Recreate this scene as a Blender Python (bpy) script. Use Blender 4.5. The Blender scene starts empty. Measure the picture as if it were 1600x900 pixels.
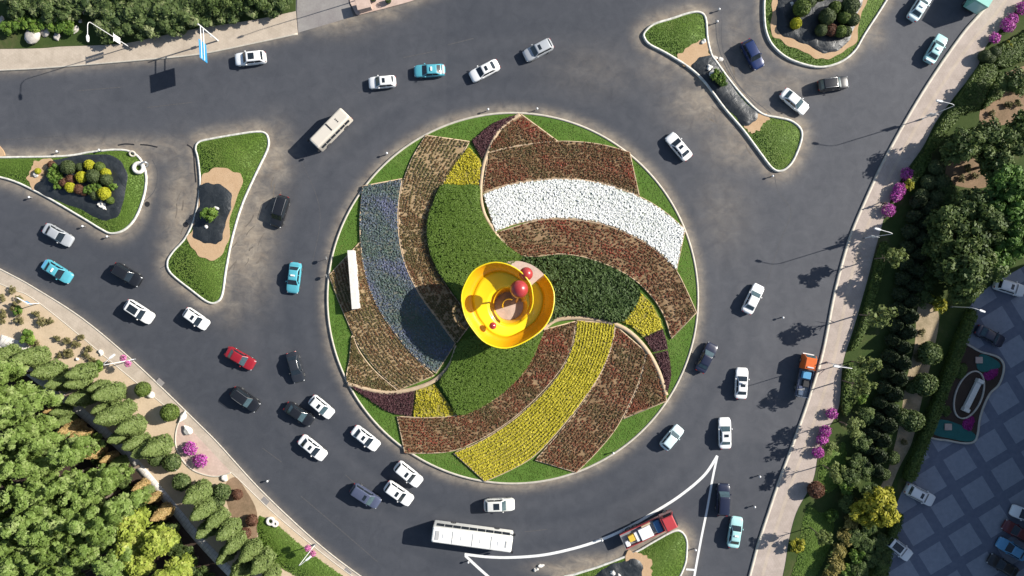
import bpy, bmesh, math, random
import numpy as np
from mathutils import Vector, Matrix

# ------------------------------------------------------------------ camera, light, exposure
SC = bpy.context.scene
COL = SC.collection
CAM_H = 105.0                      # drone height above the road, metres
SUN_EL, SUN_AZ = 30.5, 17.0        # sun height; direction in the ground plane (from +x towards +y)
cam_data = bpy.data.cameras.new('Camera')
cam = bpy.data.objects.new('Camera', cam_data)
COL.objects.link(cam)
cam.location = (0, 0, CAM_H)
cam.rotation_euler = (0, 0, 0)
cam_data.sensor_width = 36
cam_data.lens = 18 * CAM_H / 80.0
cam_data.clip_end = 2000
SC.camera = cam
world = bpy.data.worlds.new('World')
SC.world = world
world.use_nodes = True
wn, wl = world.node_tree.nodes, world.node_tree.links
sky = wn.new('ShaderNodeTexSky')
sky.sky_type = 'NISHITA'
sky.sun_disc = False
sky.sun_elevation = math.radians(SUN_EL)
sky.sun_rotation = math.radians(90 - SUN_AZ)
wn['Background'].inputs['Strength'].default_value = 0.07
wl.new(sky.outputs[0], wn['Background'].inputs[0])
sun_data = bpy.data.lights.new('Sun', 'SUN')
sun_data.energy = 4.6
sun_data.angle = math.radians(0.5)
sun_data.color = (1.0, 0.945, 0.86)
sun = bpy.data.objects.new('Sun', sun_data)
COL.objects.link(sun)
_e, _a = math.radians(SUN_EL), math.radians(SUN_AZ)
to_sun = Vector((math.cos(_e) * math.cos(_a), math.cos(_e) * math.sin(_a), math.sin(_e)))
sun.rotation_euler = to_sun.to_track_quat('Z', 'Y').to_euler()
sun.location = to_sun * 200
SC.view_settings.view_transform = 'Standard'
SC.view_settings.look = 'None'
SC.view_settings.exposure = 0.9
SC.view_settings.gamma = 1.0
SC.render.engine = 'CYCLES'
SC.cycles.max_bounces = 5
SC.cycles.diffuse_bounces = 2
SC.cycles.transparent_max_bounces = 8

rng = np.random.default_rng(7)
random.seed(7)

# ------------------------------------------------------------------ plan coordinates: 10 plan units = 1 metre
def P(x, y):
    return ((x - 800) / 10.0, (450 - y) / 10.0)
def G(x, y, h=0.0):
    """ground point under something whose middle is h metres up and seen over plan point x, y"""
    k = 1 - h / CAM_H
    return ((x - 800) / 10.0 * k, (450 - y) / 10.0 * k)
def PP(pts):
    return np.array([P(*p) for p in pts], float)

def smooth(pts, closed=False, n=8):
    p = np.array(pts, float)
    m = len(p)
    if m < 3: return p
    out = []
    rangei = range(m if closed else m - 1)
    t = np.linspace(0, 1, n, endpoint=False)[:, None]
    for i in rangei:
        if closed:
            a, b, c, d = p[(i - 1) % m], p[i], p[(i + 1) % m], p[(i + 2) % m]
        else:
            a, b, c, d = p[max(i - 1, 0)], p[i], p[i + 1], p[min(i + 2, m - 1)]
        out.append(0.5 * (2 * b + (c - a) * t + (2 * a - 5 * b + 4 * c - d) * t ** 2 + (3 * b - a - 3 * c + d) * t ** 3))
    out = np.concatenate(out)
    if not closed: out = np.vstack([out, p[-1]])
    return out

def resample(p, n, closed=False):
    p = np.array(p, float)
    if closed: p = np.vstack([p, p[0]])
    s = np.concatenate([[0], np.cumsum(np.linalg.norm(np.diff(p, axis=0), axis=1))])
    t = np.linspace(0, s[-1], n, endpoint=not closed)
    return np.stack([np.interp(t, s, p[:, k]) for k in range(p.shape[1])], 1)
def plen(p):
    return float(np.linalg.norm(np.diff(np.array(p, float), axis=0), axis=1).sum())
def area(p):
    x, y = p[:, 0], p[:, 1]
    return 0.5 * float(np.dot(x, np.roll(y, -1)) - np.dot(y, np.roll(x, -1)))
def ccw(p):
    return p if area(p) > 0 else p[::-1].copy()
def normals2(p, closed):
    if closed:
        d = np.roll(p, -1, 0) - np.roll(p, 1, 0)
    else:
        d = np.gradient(p, axis=0)
    d /= np.linalg.norm(d, axis=1)[:, None] + 1e-9
    return np.stack([-d[:, 1], d[:, 0]], 1)      # left of travel = inward on a ccw outline
def inside(poly, q):
    x, y = q[:, 0], q[:, 1]
    r = np.zeros(len(q), bool)
    a = poly; b = np.roll(poly, -1, 0)
    for (x1, y1), (x2, y2) in zip(a, b):
        c = (y1 > y) != (y2 > y)
        with np.errstate(divide='ignore', invalid='ignore'):
            xi = (x2 - x1) * (y - y1) / (y2 - y1) + x1
        r ^= c & (x < xi)
    return r
def dist_line(q, pl, closed=False):
    """distance of points q to polyline pl"""
    a = pl if closed else pl[:-1]
    b = np.roll(pl, -1, 0) if closed else pl[1:]
    best = np.full(len(q), 1e9)
    for p1, p2 in zip(a, b):
        d = p2 - p1
        L = float(d @ d) + 1e-9
        t = np.clip(((q - p1) @ d) / L, 0, 1)
        best = np.minimum(best, np.linalg.norm(q - (p1 + t[:, None] * d), axis=1))
    return best
_NK = rng.normal(size=(10, 2)); _NP = rng.uniform(0, 6.28, 10)
def wob(q, f):
    """smooth patchy value about 0..1 at ground points"""
    v = np.zeros(len(q))
    for k, p in zip(_NK, _NP):
        v += np.sin((q @ k) * f + p)
    return np.clip(0.5 + v / 7.0, 0, 1)

# ------------------------------------------------------------------ materials
def new_mat(name):
    m = bpy.data.materials.new(name); m.use_nodes = True
    return m, m.node_tree.nodes, m.node_tree.links, m.node_tree.nodes['Principled BSDF']
def c4(c): return (c[0], c[1], c[2], 1)
def ramp(N, L, src, cols):
    r = N.new('ShaderNodeValToRGB')
    e = r.color_ramp.elements
    while len(e) < len(cols): e.new(0.5)
    for i, (p, c) in enumerate(cols):
        e[i].position = p; e[i].color = c4(c)
    L.new(src, r.inputs[0])
    return r.outputs[0]
def noise(N, L, scale, detail=4, vec=None, rough=0.6, dist=0.0):
    n = N.new('ShaderNodeTexNoise')
    n.inputs['Scale'].default_value = scale; n.inputs['Detail'].default_value = detail
    n.inputs['Roughness'].default_value = rough; n.inputs['Distortion'].default_value = dist
    if vec is None:
        tc = N.new('ShaderNodeTexCoord'); vec = tc.outputs['Object']
    L.new(vec, n.inputs['Vector'])
    return n.outputs[0]
def mixc(N, L, f, a, b, blend='MIX'):
    m = N.new('ShaderNodeMix'); m.data_type = 'RGBA'; m.blend_type = blend
    for s, v in ((0, f), (6, a), (7, b)):
        if isinstance(v, (int, float)): m.inputs[s].default_value = v
        elif isinstance(v, tuple): m.inputs[s].default_value = c4(v)
        else: L.new(v, m.inputs[s])
    return m.outputs[2]
def math_(N, L, op, a, b=None, c=None):
    m = N.new('ShaderNodeMath'); m.operation = op
    for i, v in enumerate((a, b, c)):
        if v is None: continue
        if isinstance(v, (int, float)): m.inputs[i].default_value = v
        else: L.new(v, m.inputs[i])
    return m.outputs[0]
def bump(N, L, b, h, strength=0.4, dist=0.05):
    n = N.new('ShaderNodeBump'); n.inputs['Strength'].default_value = strength; n.inputs['Distance'].default_value = dist
    L.new(h, n.inputs['Height']); L.new(n.outputs[0], b.inputs['Normal'])

def plain(name, c, rough=0.5, metal=0.0, coat=0.0, spec=0.5, dirt=0.12, scale=3.0):
    m, N, L, b = new_mat(name)
    d = noise(N, L, scale, 5)
    col = ramp(N, L, d, [(0.3, tuple(x * (1 - dirt) for x in c)), (0.7, c)])
    L.new(col, b.inputs['Base Color'])
    b.inputs['Roughness'].default_value = rough; b.inputs['Metallic'].default_value = metal
    b.inputs['Coat Weight'].default_value = coat; b.inputs['Coat Roughness'].default_value = 0.08
    b.inputs['Specular IOR Level'].default_value = spec
    return m
def patchy(name, fine, coarse, fs=6.0, cs=0.35, mix=0.5, rough=0.9, bs=0.5, bd=0.06):
    """ground: a fine-grained ramp mixed with a broad patchy ramp"""
    m, N, L, b = new_mat(name)
    f = noise(N, L, fs, 6, rough=0.7); g = noise(N, L, cs, 5, rough=0.65, dist=0.4)
    a = ramp(N, L, f, fine); c = ramp(N, L, g, coarse)
    L.new(mixc(N, L, mix, a, c), b.inputs['Base Color'])
    b.inputs['Roughness'].default_value = rough; b.inputs['Specular IOR Level'].default_value = 0.15
    bump(N, L, b, f, bs, bd)
    return m
def leafy(name, cols, trans=0.25, rough=0.6):
    """leaf faces carry a random value each; the ramp turns it into the species' colours"""
    m, N, L, b = new_mat(name)
    at = N.new('ShaderNodeAttribute'); at.attribute_name = 'tint'
    n = len(cols)
    col = ramp(N, L, at.outputs['Fac'], [(i / max(n - 1, 1), c) for i, c in enumerate(cols)])
    L.new(col, b.inputs['Base Color'])
    b.inputs['Roughness'].default_value = rough; b.inputs['Specular IOR Level'].default_value = 0.25
    if trans > 0:
        t = N.new('ShaderNodeBsdfTranslucent'); L.new(col, t.inputs[0])
        mx = N.new('ShaderNodeMixShader'); mx.inputs[0].default_value = trans
        L.new(b.outputs[0], mx.inputs[1]); L.new(t.outputs[0], mx.inputs[2])
        L.new(mx.outputs[0], N['Material Output'].inputs[0])
    return m

def asphalt_mat():
    m, N, L, b = new_mat('asphalt')
    tc = N.new('ShaderNodeTexCoord').outputs['Object']
    fine = noise(N, L, 9.0, 5, tc, 0.75)
    mid = noise(N, L, 0.55, 6, tc, 0.62, 0.6)
    big = noise(N, L, 0.06, 4, tc, 0.6, 0.8)
    base = ramp(N, L, mid, [(0.25, (0.039, 0.044, 0.055)), (0.75, (0.053, 0.058, 0.070))])
    old = ramp(N, L, mid, [(0.25, (0.087, 0.089, 0.099)), (0.75, (0.121, 0.123, 0.133))])
    wear = N.new('ShaderNodeAttribute'); wear.attribute_name = 'wear'
    w = math_(N, L, 'MULTIPLY_ADD', math_(N, L, 'SUBTRACT', big, 0.5), 0.5, wear.outputs['Fac'])
    w.node.use_clamp = True
    col = mixc(N, L, w, base, old)
    col = mixc(N, L, 0.55, col, ramp(N, L, fine, [(0.3, (0.62, 0.62, 0.62)), (0.7, (1.35, 1.35, 1.35))]), 'MULTIPLY')
    dust = N.new('ShaderNodeAttribute'); dust.attribute_name = 'dust'
    streak = N.new('ShaderNodeMapping'); streak.inputs['Scale'].default_value = (0.8, 1.25, 1); streak.inputs['Rotation'].default_value = (0, 0, 0.9)
    L.new(tc, streak.inputs[0])
    sn = noise(N, L, 0.55, 7, streak.outputs[0], 0.72, 0.9)
    d = math_(N, L, 'MULTIPLY', dust.outputs['Fac'], math_(N, L, 'MULTIPLY_ADD', sn, 2.8, -0.42))
    d.node.use_clamp = True
    dcol = ramp(N, L, mid, [(0.3, (0.20, 0.165, 0.13)), (0.7, (0.32, 0.275, 0.215))])
    col = mixc(N, L, d, col, dcol)
    L.new(col, b.inputs['Base Color'])
    b.inputs['Roughness'].default_value = 0.85; b.inputs['Specular IOR Level'].default_value = 0.25
    bump(N, L, b, fine, 0.35, 0.02)
    return m
def paving_mat(name, c1, c2, sx=0.6, sy=0.3, rot=0.0, joint=(0.2, 0.17, 0.14), mort=0.02):
    m, N, L, b = new_mat(name)
    tc = N.new('ShaderNodeTexCoord').outputs['Object']
    mp = N.new('ShaderNodeMapping'); mp.inputs['Rotation'].default_value = (0, 0, rot); L.new(tc, mp.inputs[0])
    br = N.new('ShaderNodeTexBrick'); br.inputs['Scale'].default_value = 1.0
    br.inputs['Brick Width'].default_value = sx; br.inputs['Row Height'].default_value = sy
    br.inputs['Mortar Size'].default_value = mort; br.inputs['Mortar Smooth'].default_value = 0.3
    br.inputs['Color1'].default_value = c4(c1); br.inputs['Color2'].default_value = c4(c2); br.inputs['Mortar'].default_value = c4(joint)
    L.new(mp.outputs[0], br.inputs['Vector'])
    st = noise(N, L, 0.5, 6, tc, 0.65, 0.5)
    col = mixc(N, L, 0.8, br.outputs[0], ramp(N, L, st, [(0.25, (0.72, 0.70, 0.67)), (0.6, (1.04, 1.03, 1.02))]), 'MULTIPLY')
    L.new(col, b.inputs['Base Color']); b.inputs['Roughness'].default_value = 0.85
    b.inputs['Specular IOR Level'].default_value = 0.2
    return m
def plaza_mat():
    m, N, L, b = new_mat('plaza_paving')
    tc = N.new('ShaderNodeTexCoord').outputs['Object']
    mp = N.new('ShaderNodeMapping'); mp.vector_type = 'POINT'
    mp.inputs['Rotation'].default_value = (0, 0, math.radians(-31.5)); L.new(tc, mp.inputs[0])
    sp = N.new('ShaderNodeSeparateXYZ'); L.new(mp.outputs[0], sp.inputs[0])
    def cell(o, pitch, off, frac):
        f = math_(N, L, 'FRACT', math_(N, L, 'MULTIPLY_ADD', o, 1.0 / pitch, off))
        return math_(N, L, 'LESS_THAN', f, frac)
    sq = math_(N, L, 'MULTIPLY', cell(sp.outputs[0], 5.5, PLX, 0.71), cell(sp.outputs[1], 5.25, PLY, 0.72))
    n = noise(N, L, 1.2, 6, tc, 0.7, 0.4)
    lite = ramp(N, L, n, [(0.25, (0.21, 0.225, 0.265)), (0.75, (0.29, 0.305, 0.345))])
    dark = ramp(N, L, n, [(0.25, (0.115, 0.13, 0.175)), (0.75, (0.165, 0.18, 0.225))])
    L.new(mixc(N, L, sq, dark, lite), b.inputs['Base Color'])
    b.inputs['Roughness'].default_value = 0.8; b.inputs['Specular IOR Level'].default_value = 0.25
    return m
PLX, PLY = 0.0, 0.0
def _plaza_phase():
    # centre a light square on the paving square seen at plan (1480, 798)
    global PLX, PLY
    x, y = P(1480, 798)
    r = math.radians(-31.5)
    u, v = x * math.cos(r) - y * math.sin(r), x * math.sin(r) + y * math.cos(r)
    PLX = (0.355 - u / 5.5) % 1.0; PLY = (0.36 - v / 5.25) % 1.0
_plaza_phase()

MT = {}
def setup_mats():
    MT['asphalt'] = asphalt_mat()
    MT['earth'] = patchy('earth', [(0.3, (0.13, 0.10, 0.07)), (0.7, (0.24, 0.19, 0.13))], [(0.3, (0.10, 0.09, 0.05)), (0.7, (0.26, 0.20, 0.14))], 3.0, 0.1)
    MT['sand_soil'] = patchy('sandy_soil', [(0.3, (0.42, 0.325, 0.225)), (0.72, (0.56, 0.445, 0.315))], [(0.3, (0.40, 0.315, 0.21)), (0.62, (0.57, 0.45, 0.315))], 4.0, 0.25)
    MT['orange_sand'] = patchy('bare_sand', [(0.3, (0.38, 0.25, 0.14)), (0.7, (0.50, 0.345, 0.21))], [(0.3, (0.40, 0.26, 0.15)), (0.7, (0.50, 0.36, 0.23))], 4.0, 0.5)
    MT['brown_soil'] = patchy('brown_soil', [(0.3, (0.16, 0.10, 0.065)), (0.7, (0.30, 0.20, 0.13))], [(0.3, (0.10, 0.085, 0.045)), (0.7, (0.34, 0.23, 0.15))], 4.0, 0.35)
    MT['path_soil'] = patchy('path_soil', [(0.3, (0.26, 0.20, 0.13)), (0.72, (0.42, 0.33, 0.22))], [(0.35, (0.13, 0.12, 0.06)), (0.6, (0.42, 0.33, 0.22))], 4.0, 0.45)
    MT['red_soil'] = patchy('tilled_soil', [(0.3, (0.16, 0.10, 0.055)), (0.7, (0.28, 0.185, 0.10))], [(0.4, (0.13, 0.085, 0.045)), (0.7, (0.40, 0.28, 0.165))], 5.0, 0.35)
    MT['white_base'] = patchy('white_bed_ground', [(0.3, (0.30, 0.34, 0.26)), (0.7, (0.55, 0.58, 0.50))], [(0.3, (0.35, 0.4, 0.3)), (0.7, (0.55, 0.58, 0.5))], 5.0, 0.5)
    MT['blue_base'] = patchy('blue_bed_ground', [(0.3, (0.09, 0.10, 0.085)), (0.7, (0.20, 0.19, 0.155))], [(0.3, (0.10, 0.12, 0.10)), (0.7, (0.17, 0.17, 0.15))], 5.0, 0.5)
    MT['yellow_base'] = patchy('yellow_bed_ground', [(0.3, (0.20, 0.17, 0.035)), (0.7, (0.36, 0.30, 0.07))], [(0.3, (0.22, 0.19, 0.04)), (0.7, (0.36, 0.30, 0.08))], 5.0, 0.5)
    MT['bed_soil'] = patchy('planting_soil', [(0.3, (0.25, 0.175, 0.095)), (0.7, (0.40, 0.29, 0.165))], [(0.3, (0.26, 0.185, 0.10)), (0.7, (0.40, 0.29, 0.17))], 5.0, 0.5)
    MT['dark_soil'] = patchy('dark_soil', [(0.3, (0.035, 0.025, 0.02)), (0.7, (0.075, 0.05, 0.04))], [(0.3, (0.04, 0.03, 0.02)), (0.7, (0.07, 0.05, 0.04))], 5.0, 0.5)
    g_f = [(0.25, (0.05, 0.105, 0.016)), (0.55, (0.075, 0.15, 0.024)), (0.8, (0.11, 0.18, 0.04))]
    MT['lawn'] = patchy('lawn_turf', g_f, [(0.3, (0.06, 0.125, 0.018)), (0.55, (0.09, 0.16, 0.028)), (0.75, (0.15, 0.19, 0.055))], 5.0, 0.3, 0.55, bs=0.8)
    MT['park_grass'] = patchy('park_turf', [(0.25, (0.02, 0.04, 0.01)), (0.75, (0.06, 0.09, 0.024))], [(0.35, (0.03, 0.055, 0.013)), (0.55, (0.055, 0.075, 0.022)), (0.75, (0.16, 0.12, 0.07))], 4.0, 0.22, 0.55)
    MT['net'] = net_mat()
    MT['kerb'] = plain('white_kerb_paint', (0.72, 0.70, 0.63), 0.8, dirt=0.45, scale=2.2)
    MT['stone_kerb'] = plain('kerb_stone', (0.52, 0.475, 0.40), 0.8, dirt=0.25, scale=1.5)
    MT['edging'] = plain('bed_edging_stone', (0.50, 0.375, 0.245), 0.85, dirt=0.25, scale=2.0)
    MT['paint'] = plain('road_paint', (0.76, 0.76, 0.74), 0.6, dirt=0.2, scale=2.0)
    MT['faint'] = plain('worn_paint', (0.085, 0.085, 0.09), 0.8, dirt=0.5, scale=4.0)
    MT['sidewalk'] = paving_mat('sidewalk_paving', (0.46, 0.395, 0.32), (0.44, 0.375, 0.305), 0.4, 0.4, 0.6, (0.36, 0.31, 0.25), 0.012)
    MT['sidewalk_pink'] = paving_mat('pinkish_paving', (0.42, 0.355, 0.315), (0.40, 0.34, 0.30), 0.4, 0.4, 1.05, (0.33, 0.28, 0.25), 0.012)
    MT['pink_pave'] = paving_mat('pink_terrace_paving', (0.52, 0.40, 0.34), (0.49, 0.375, 0.32), 0.5, 0.5, 0.25, (0.4, 0.3, 0.26), 0.012)
    MT['pale_path'] = paving_mat('pale_path_paving', (0.58, 0.56, 0.52), (0.52, 0.50, 0.47), 1.2, 0.6, -0.85)
    MT['tactile'] = paving_mat('tactile_paving', (0.455, 0.38, 0.32), (0.43, 0.365, 0.305), 0.3, 0.3, 1.05, (0.4, 0.34, 0.27), 0.012)
    MT['concrete'] = patchy('old_concrete', [(0.3, (0.20, 0.185, 0.175)), (0.7, (0.28, 0.265, 0.25))], [(0.3, (0.17, 0.15, 0.155)), (0.7, (0.31, 0.30, 0.28))], 3.0, 0.3, bs=0.2)
    MT['plaza'] = plaza_mat()
    # vehicles
    for n, c, metal in (('white', (0.80, 0.80, 0.79), 0), ('silver', (0.46, 0.48, 0.50), 0.25), ('pearl', (0.70, 0.70, 0.66), 0.1), ('black', (0.012, 0.013, 0.016), 0),
                 ('navy', (0.012, 0.016, 0.04), 0), ('blue', (0.007, 0.022, 0.095), 0.1), ('red', (0.26, 0.012, 0.02), 0), ('grey', (0.030, 0.034, 0.042), 0.2),
                 ('greyblue', (0.085, 0.10, 0.16), 0.2), ('teal', (0.085, 0.36, 0.44), 0), ('pale_teal', (0.36, 0.62, 0.62), 0), ('ice', (0.60, 0.74, 0.76), 0),
                 ('truck_green', (0.20, 0.50, 0.42), 0), ('truck_red', (0.42, 0.045, 0.05), 0), ('orange', (0.62, 0.13, 0.02), 0), ('cream', (0.60, 0.55, 0.47), 0),
                 ('bus_white', (0.82, 0.81, 0.76), 0), ('maroon', (0.10, 0.012, 0.018), 0), ('sky', (0.10, 0.30, 0.5), 0)):
        MT['car_' + n] = plain('car_paint_' + n, c, 0.35, metal, 0.6, 0.5, 0.05, 1.0)
    MT['glass'] = plain('tinted_glass', (0.018, 0.026, 0.034), 0.08, spec=0.7, dirt=0.3)
    MT['glass_light'] = plain('windscreen_glass', (0.06, 0.10, 0.115), 0.1, spec=0.7, dirt=0.4)
    MT['black_plastic'] = plain('black_plastic', (0.02, 0.02, 0.022), 0.5)
    MT['tyre'] = plain('tyre_rubber', (0.016, 0.016, 0.016), 0.85)
    MT['alloy'] = plain('alloy_metal', (0.45, 0.46, 0.47), 0.35, 0.8)
    MT['lamp_glass'] = plain('headlamp_glass', (0.62, 0.64, 0.66), 0.12, spec=0.7)
    MT['tail_red'] = plain('tail_lamp_red', (0.32, 0.012, 0.012), 0.2)
    MT['white_metal'] = plain('white_painted_metal', (0.74, 0.74, 0.74), 0.4)
    MT['grey_metal'] = plain('grey_metal', (0.28, 0.29, 0.30), 0.45, 0.4)
    MT['sign_blue'] = plain('sign_blue', (0.03, 0.25, 0.52), 0.45)
    MT['yellow_steel'] = plain('yellow_sculpture_paint', (0.80, 0.44, 0.005), 0.38, coat=0.2, dirt=0.06, scale=0.8)
    MT['orange_steel'] = plain('orange_sculpture_paint', (0.72, 0.33, 0.004), 0.38, coat=0.2, dirt=0.06, scale=0.8)
    MT['lemon_steel'] = plain('lemon_sculpture_paint', (0.82, 0.60, 0.006), 0.4, coat=0.2, dirt=0.06, scale=0.8)
    MT['silver_seam'] = plain('roof_seam_grey', (0.42, 0.42, 0.41), 0.6)
    MT['dust_streak'] = plain('dust_streak', (0.165, 0.14, 0.115), 0.9, dirt=0.4, scale=3.0)
    MT['tar'] = plain('tar_seal', (0.016, 0.016, 0.018), 0.6)
    MT['red_ball'] = plain('red_ball_paint', (0.36, 0.035, 0.035), 0.32, coat=0.3, dirt=0.15)
    MT['rock'] = patchy('boulder_stone', [(0.3, (0.33, 0.30, 0.27)), (0.7, (0.55, 0.51, 0.46))], [(0.3, (0.3, 0.28, 0.25)), (0.7, (0.58, 0.54, 0.49))], 4.0, 1.0)
    MT['white_stone'] = plain('white_stone', (0.72, 0.69, 0.63), 0.8, dirt=0.2)
    MT['bark'] = patchy('bark', [(0.3, (0.10, 0.075, 0.055)), (0.7, (0.20, 0.16, 0.13))], [(0.3, (0.10, 0.08, 0.06)), (0.7, (0.2, 0.16, 0.13))], 8.0, 1.5)
    MT['facade'] = paving_mat('facade_panels', (0.42, 0.40, 0.37), (0.38, 0.36, 0.34), 3.0, 1.5, 0.0)
    MT['skin'] = plain('skin', (0.45, 0.27, 0.19), 0.6)
    MT['cloth_dark'] = plain('dark_cloth', (0.035, 0.04, 0.05), 0.85)
    MT['cloth_white'] = plain('white_cloth', (0.72, 0.72, 0.72), 0.85)
    MT['hair'] = plain('black_hair', (0.012, 0.01, 0.01), 0.5)
    MT['tarp_blue'] = plain('blue_tarp', (0.05, 0.16, 0.33), 0.55)
    MT['yellow_box'] = plain('yellow_box', (0.62, 0.42, 0.05), 0.5)
    MT['teal_cover'] = patchy('teal_turf', [(0.3, (0.02, 0.10, 0.095)), (0.7, (0.035, 0.15, 0.14))], [(0.3, (0.03, 0.10, 0.09)), (0.7, (0.04, 0.15, 0.14))], 6.0, 0.6)
    # plants: albedo colours of the species
    LF = lambda k, cols, t=0.22: MT.__setitem__('leaves_' + k, leafy('leaves_' + k, cols, t))
    LF('poplar', [(0.10, 0.15, 0.028), (0.155, 0.235, 0.05), (0.215, 0.30, 0.08), (0.29, 0.36, 0.13)], 0.35)
    LF('poplar_yellow', [(0.14, 0.18, 0.025), (0.22, 0.28, 0.04), (0.30, 0.35, 0.06), (0.36, 0.38, 0.10)])
    LF('arbor', [(0.07, 0.105, 0.024), (0.11, 0.155, 0.04), (0.15, 0.195, 0.06), (0.18, 0.22, 0.08)], 0.15)
    LF('tan_arbor', [(0.22, 0.14, 0.05), (0.31, 0.205, 0.08), (0.37, 0.26, 0.11), (0.2, 0.19, 0.06)], 0.1)
    LF('dark_conifer', [(0.012, 0.02, 0.008), (0.022, 0.036, 0.012), (0.034, 0.052, 0.018)], 0.05)
    LF('dark_broad', [(0.03, 0.05, 0.013), (0.055, 0.09, 0.022), (0.09, 0.13, 0.034), (0.13, 0.165, 0.05)])
    LF('bright_broad', [(0.05, 0.10, 0.018), (0.085, 0.165, 0.028), (0.125, 0.225, 0.045)])
    LF('young', [(0.09, 0.12, 0.03), (0.14, 0.18, 0.05), (0.20, 0.24, 0.085)], 0.3)
    LF('pale_shrub', [(0.035, 0.06, 0.018), (0.065, 0.10, 0.028), (0.11, 0.15, 0.05), (0.21, 0.24, 0.11)])
    LF('yellow_tree', [(0.16, 0.17, 0.015), (0.30, 0.29, 0.025), (0.42, 0.39, 0.05)])
    LF('box_green', [(0.06, 0.09, 0.018), (0.095, 0.14, 0.026), (0.13, 0.175, 0.038)], 0.08)
    LF('box_dark', [(0.04, 0.06, 0.02), (0.062, 0.085, 0.03), (0.085, 0.11, 0.04)], 0.08)
    LF('box_yellow', [(0.22, 0.24, 0.012), (0.36, 0.36, 0.02), (0.46, 0.43, 0.04)], 0.15)
    LF('dry_shrub', [(0.10, 0.095, 0.035), (0.16, 0.145, 0.06), (0.23, 0.19, 0.10)])
    LF('olive_shrub', [(0.14, 0.12, 0.03), (0.22, 0.19, 0.05), (0.30, 0.25, 0.08)])
    LF('red_shrub', [(0.09, 0.045, 0.03), (0.14, 0.065, 0.04), (0.18, 0.10, 0.06)])
    LF('hedge', [(0.045, 0.075, 0.015), (0.075, 0.115, 0.022), (0.11, 0.155, 0.034)], 0.12)
    LF('bed_red', [(0.085, 0.09, 0.032), (0.12, 0.085, 0.036), (0.155, 0.075, 0.035), (0.19, 0.06, 0.032), (0.30, 0.05, 0.03)], 0.12)
    LF('bed_brown', [(0.075, 0.08, 0.026), (0.11, 0.10, 0.036), (0.14, 0.085, 0.036), (0.19, 0.07, 0.035)], 0.12)
    LF('bed_yellow', [(0.17, 0.16, 0.018), (0.38, 0.33, 0.02), (0.50, 0.43, 0.03), (0.56, 0.49, 0.05)], 0.1)
    LF('bed_white', [(0.10, 0.16, 0.08), (0.70, 0.73, 0.68), (0.82, 0.84, 0.80), (0.86, 0.86, 0.84), (0.86, 0.86, 0.84)], 0.1)
    LF('bed_blue', [(0.085, 0.125, 0.085), (0.105, 0.145, 0.135), (0.115, 0.14, 0.18), (0.135, 0.145, 0.235)], 0.1)
    LF('bed_purple', [(0.055, 0.026, 0.026), (0.08, 0.034, 0.038), (0.105, 0.045, 0.05)], 0.05)
    LF('bed_turf', [(0.065, 0.12, 0.012), (0.09, 0.15, 0.02), (0.115, 0.175, 0.03)], 0.15)
    LF('bed_hedge', [(0.03, 0.055, 0.014), (0.05, 0.085, 0.022), (0.075, 0.115, 0.035)], 0.1)
    LF('magenta', [(0.28, 0.02, 0.20), (0.42, 0.05, 0.34), (0.55, 0.16, 0.48), (0.08, 0.10, 0.03)], 0.2)
    LF('pink', [(0.62, 0.10, 0.36), (0.70, 0.22, 0.48), (0.10, 0.12, 0.03)], 0.2)
    LF('grass', [(0.085, 0.15, 0.02), (0.12, 0.20, 0.033), (0.19, 0.24, 0.06)], 0.25)
    LF('bright_bush', [(0.07, 0.13, 0.02), (0.12, 0.20, 0.03), (0.19, 0.27, 0.05)], 0.25)
    LF('magenta_cover', [(0.20, 0.01, 0.12), (0.30, 0.02, 0.18), (0.36, 0.05, 0.24)], 0.1)
def net_mat():
    m, N, L, b = new_mat('black_shade_net')
    f = noise(N, L, 14.0, 4, rough=0.7); g = noise(N, L, 0.9, 5, rough=0.6, dist=1.2)
    L.new(ramp(N, L, g, [(0.3, (0.012, 0.015, 0.018)), (0.66, (0.026, 0.031, 0.035)), (0.84, (0.085, 0.092, 0.098))]), b.inputs['Base Color'])
    b.inputs['Roughness'].default_value = 0.45
    bump(N, L, b, math_(N, L, 'ADD', g, math_(N, L, 'MULTIPLY', f, 0.1)), 0.5, 0.2)
    return m
setup_mats()

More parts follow.
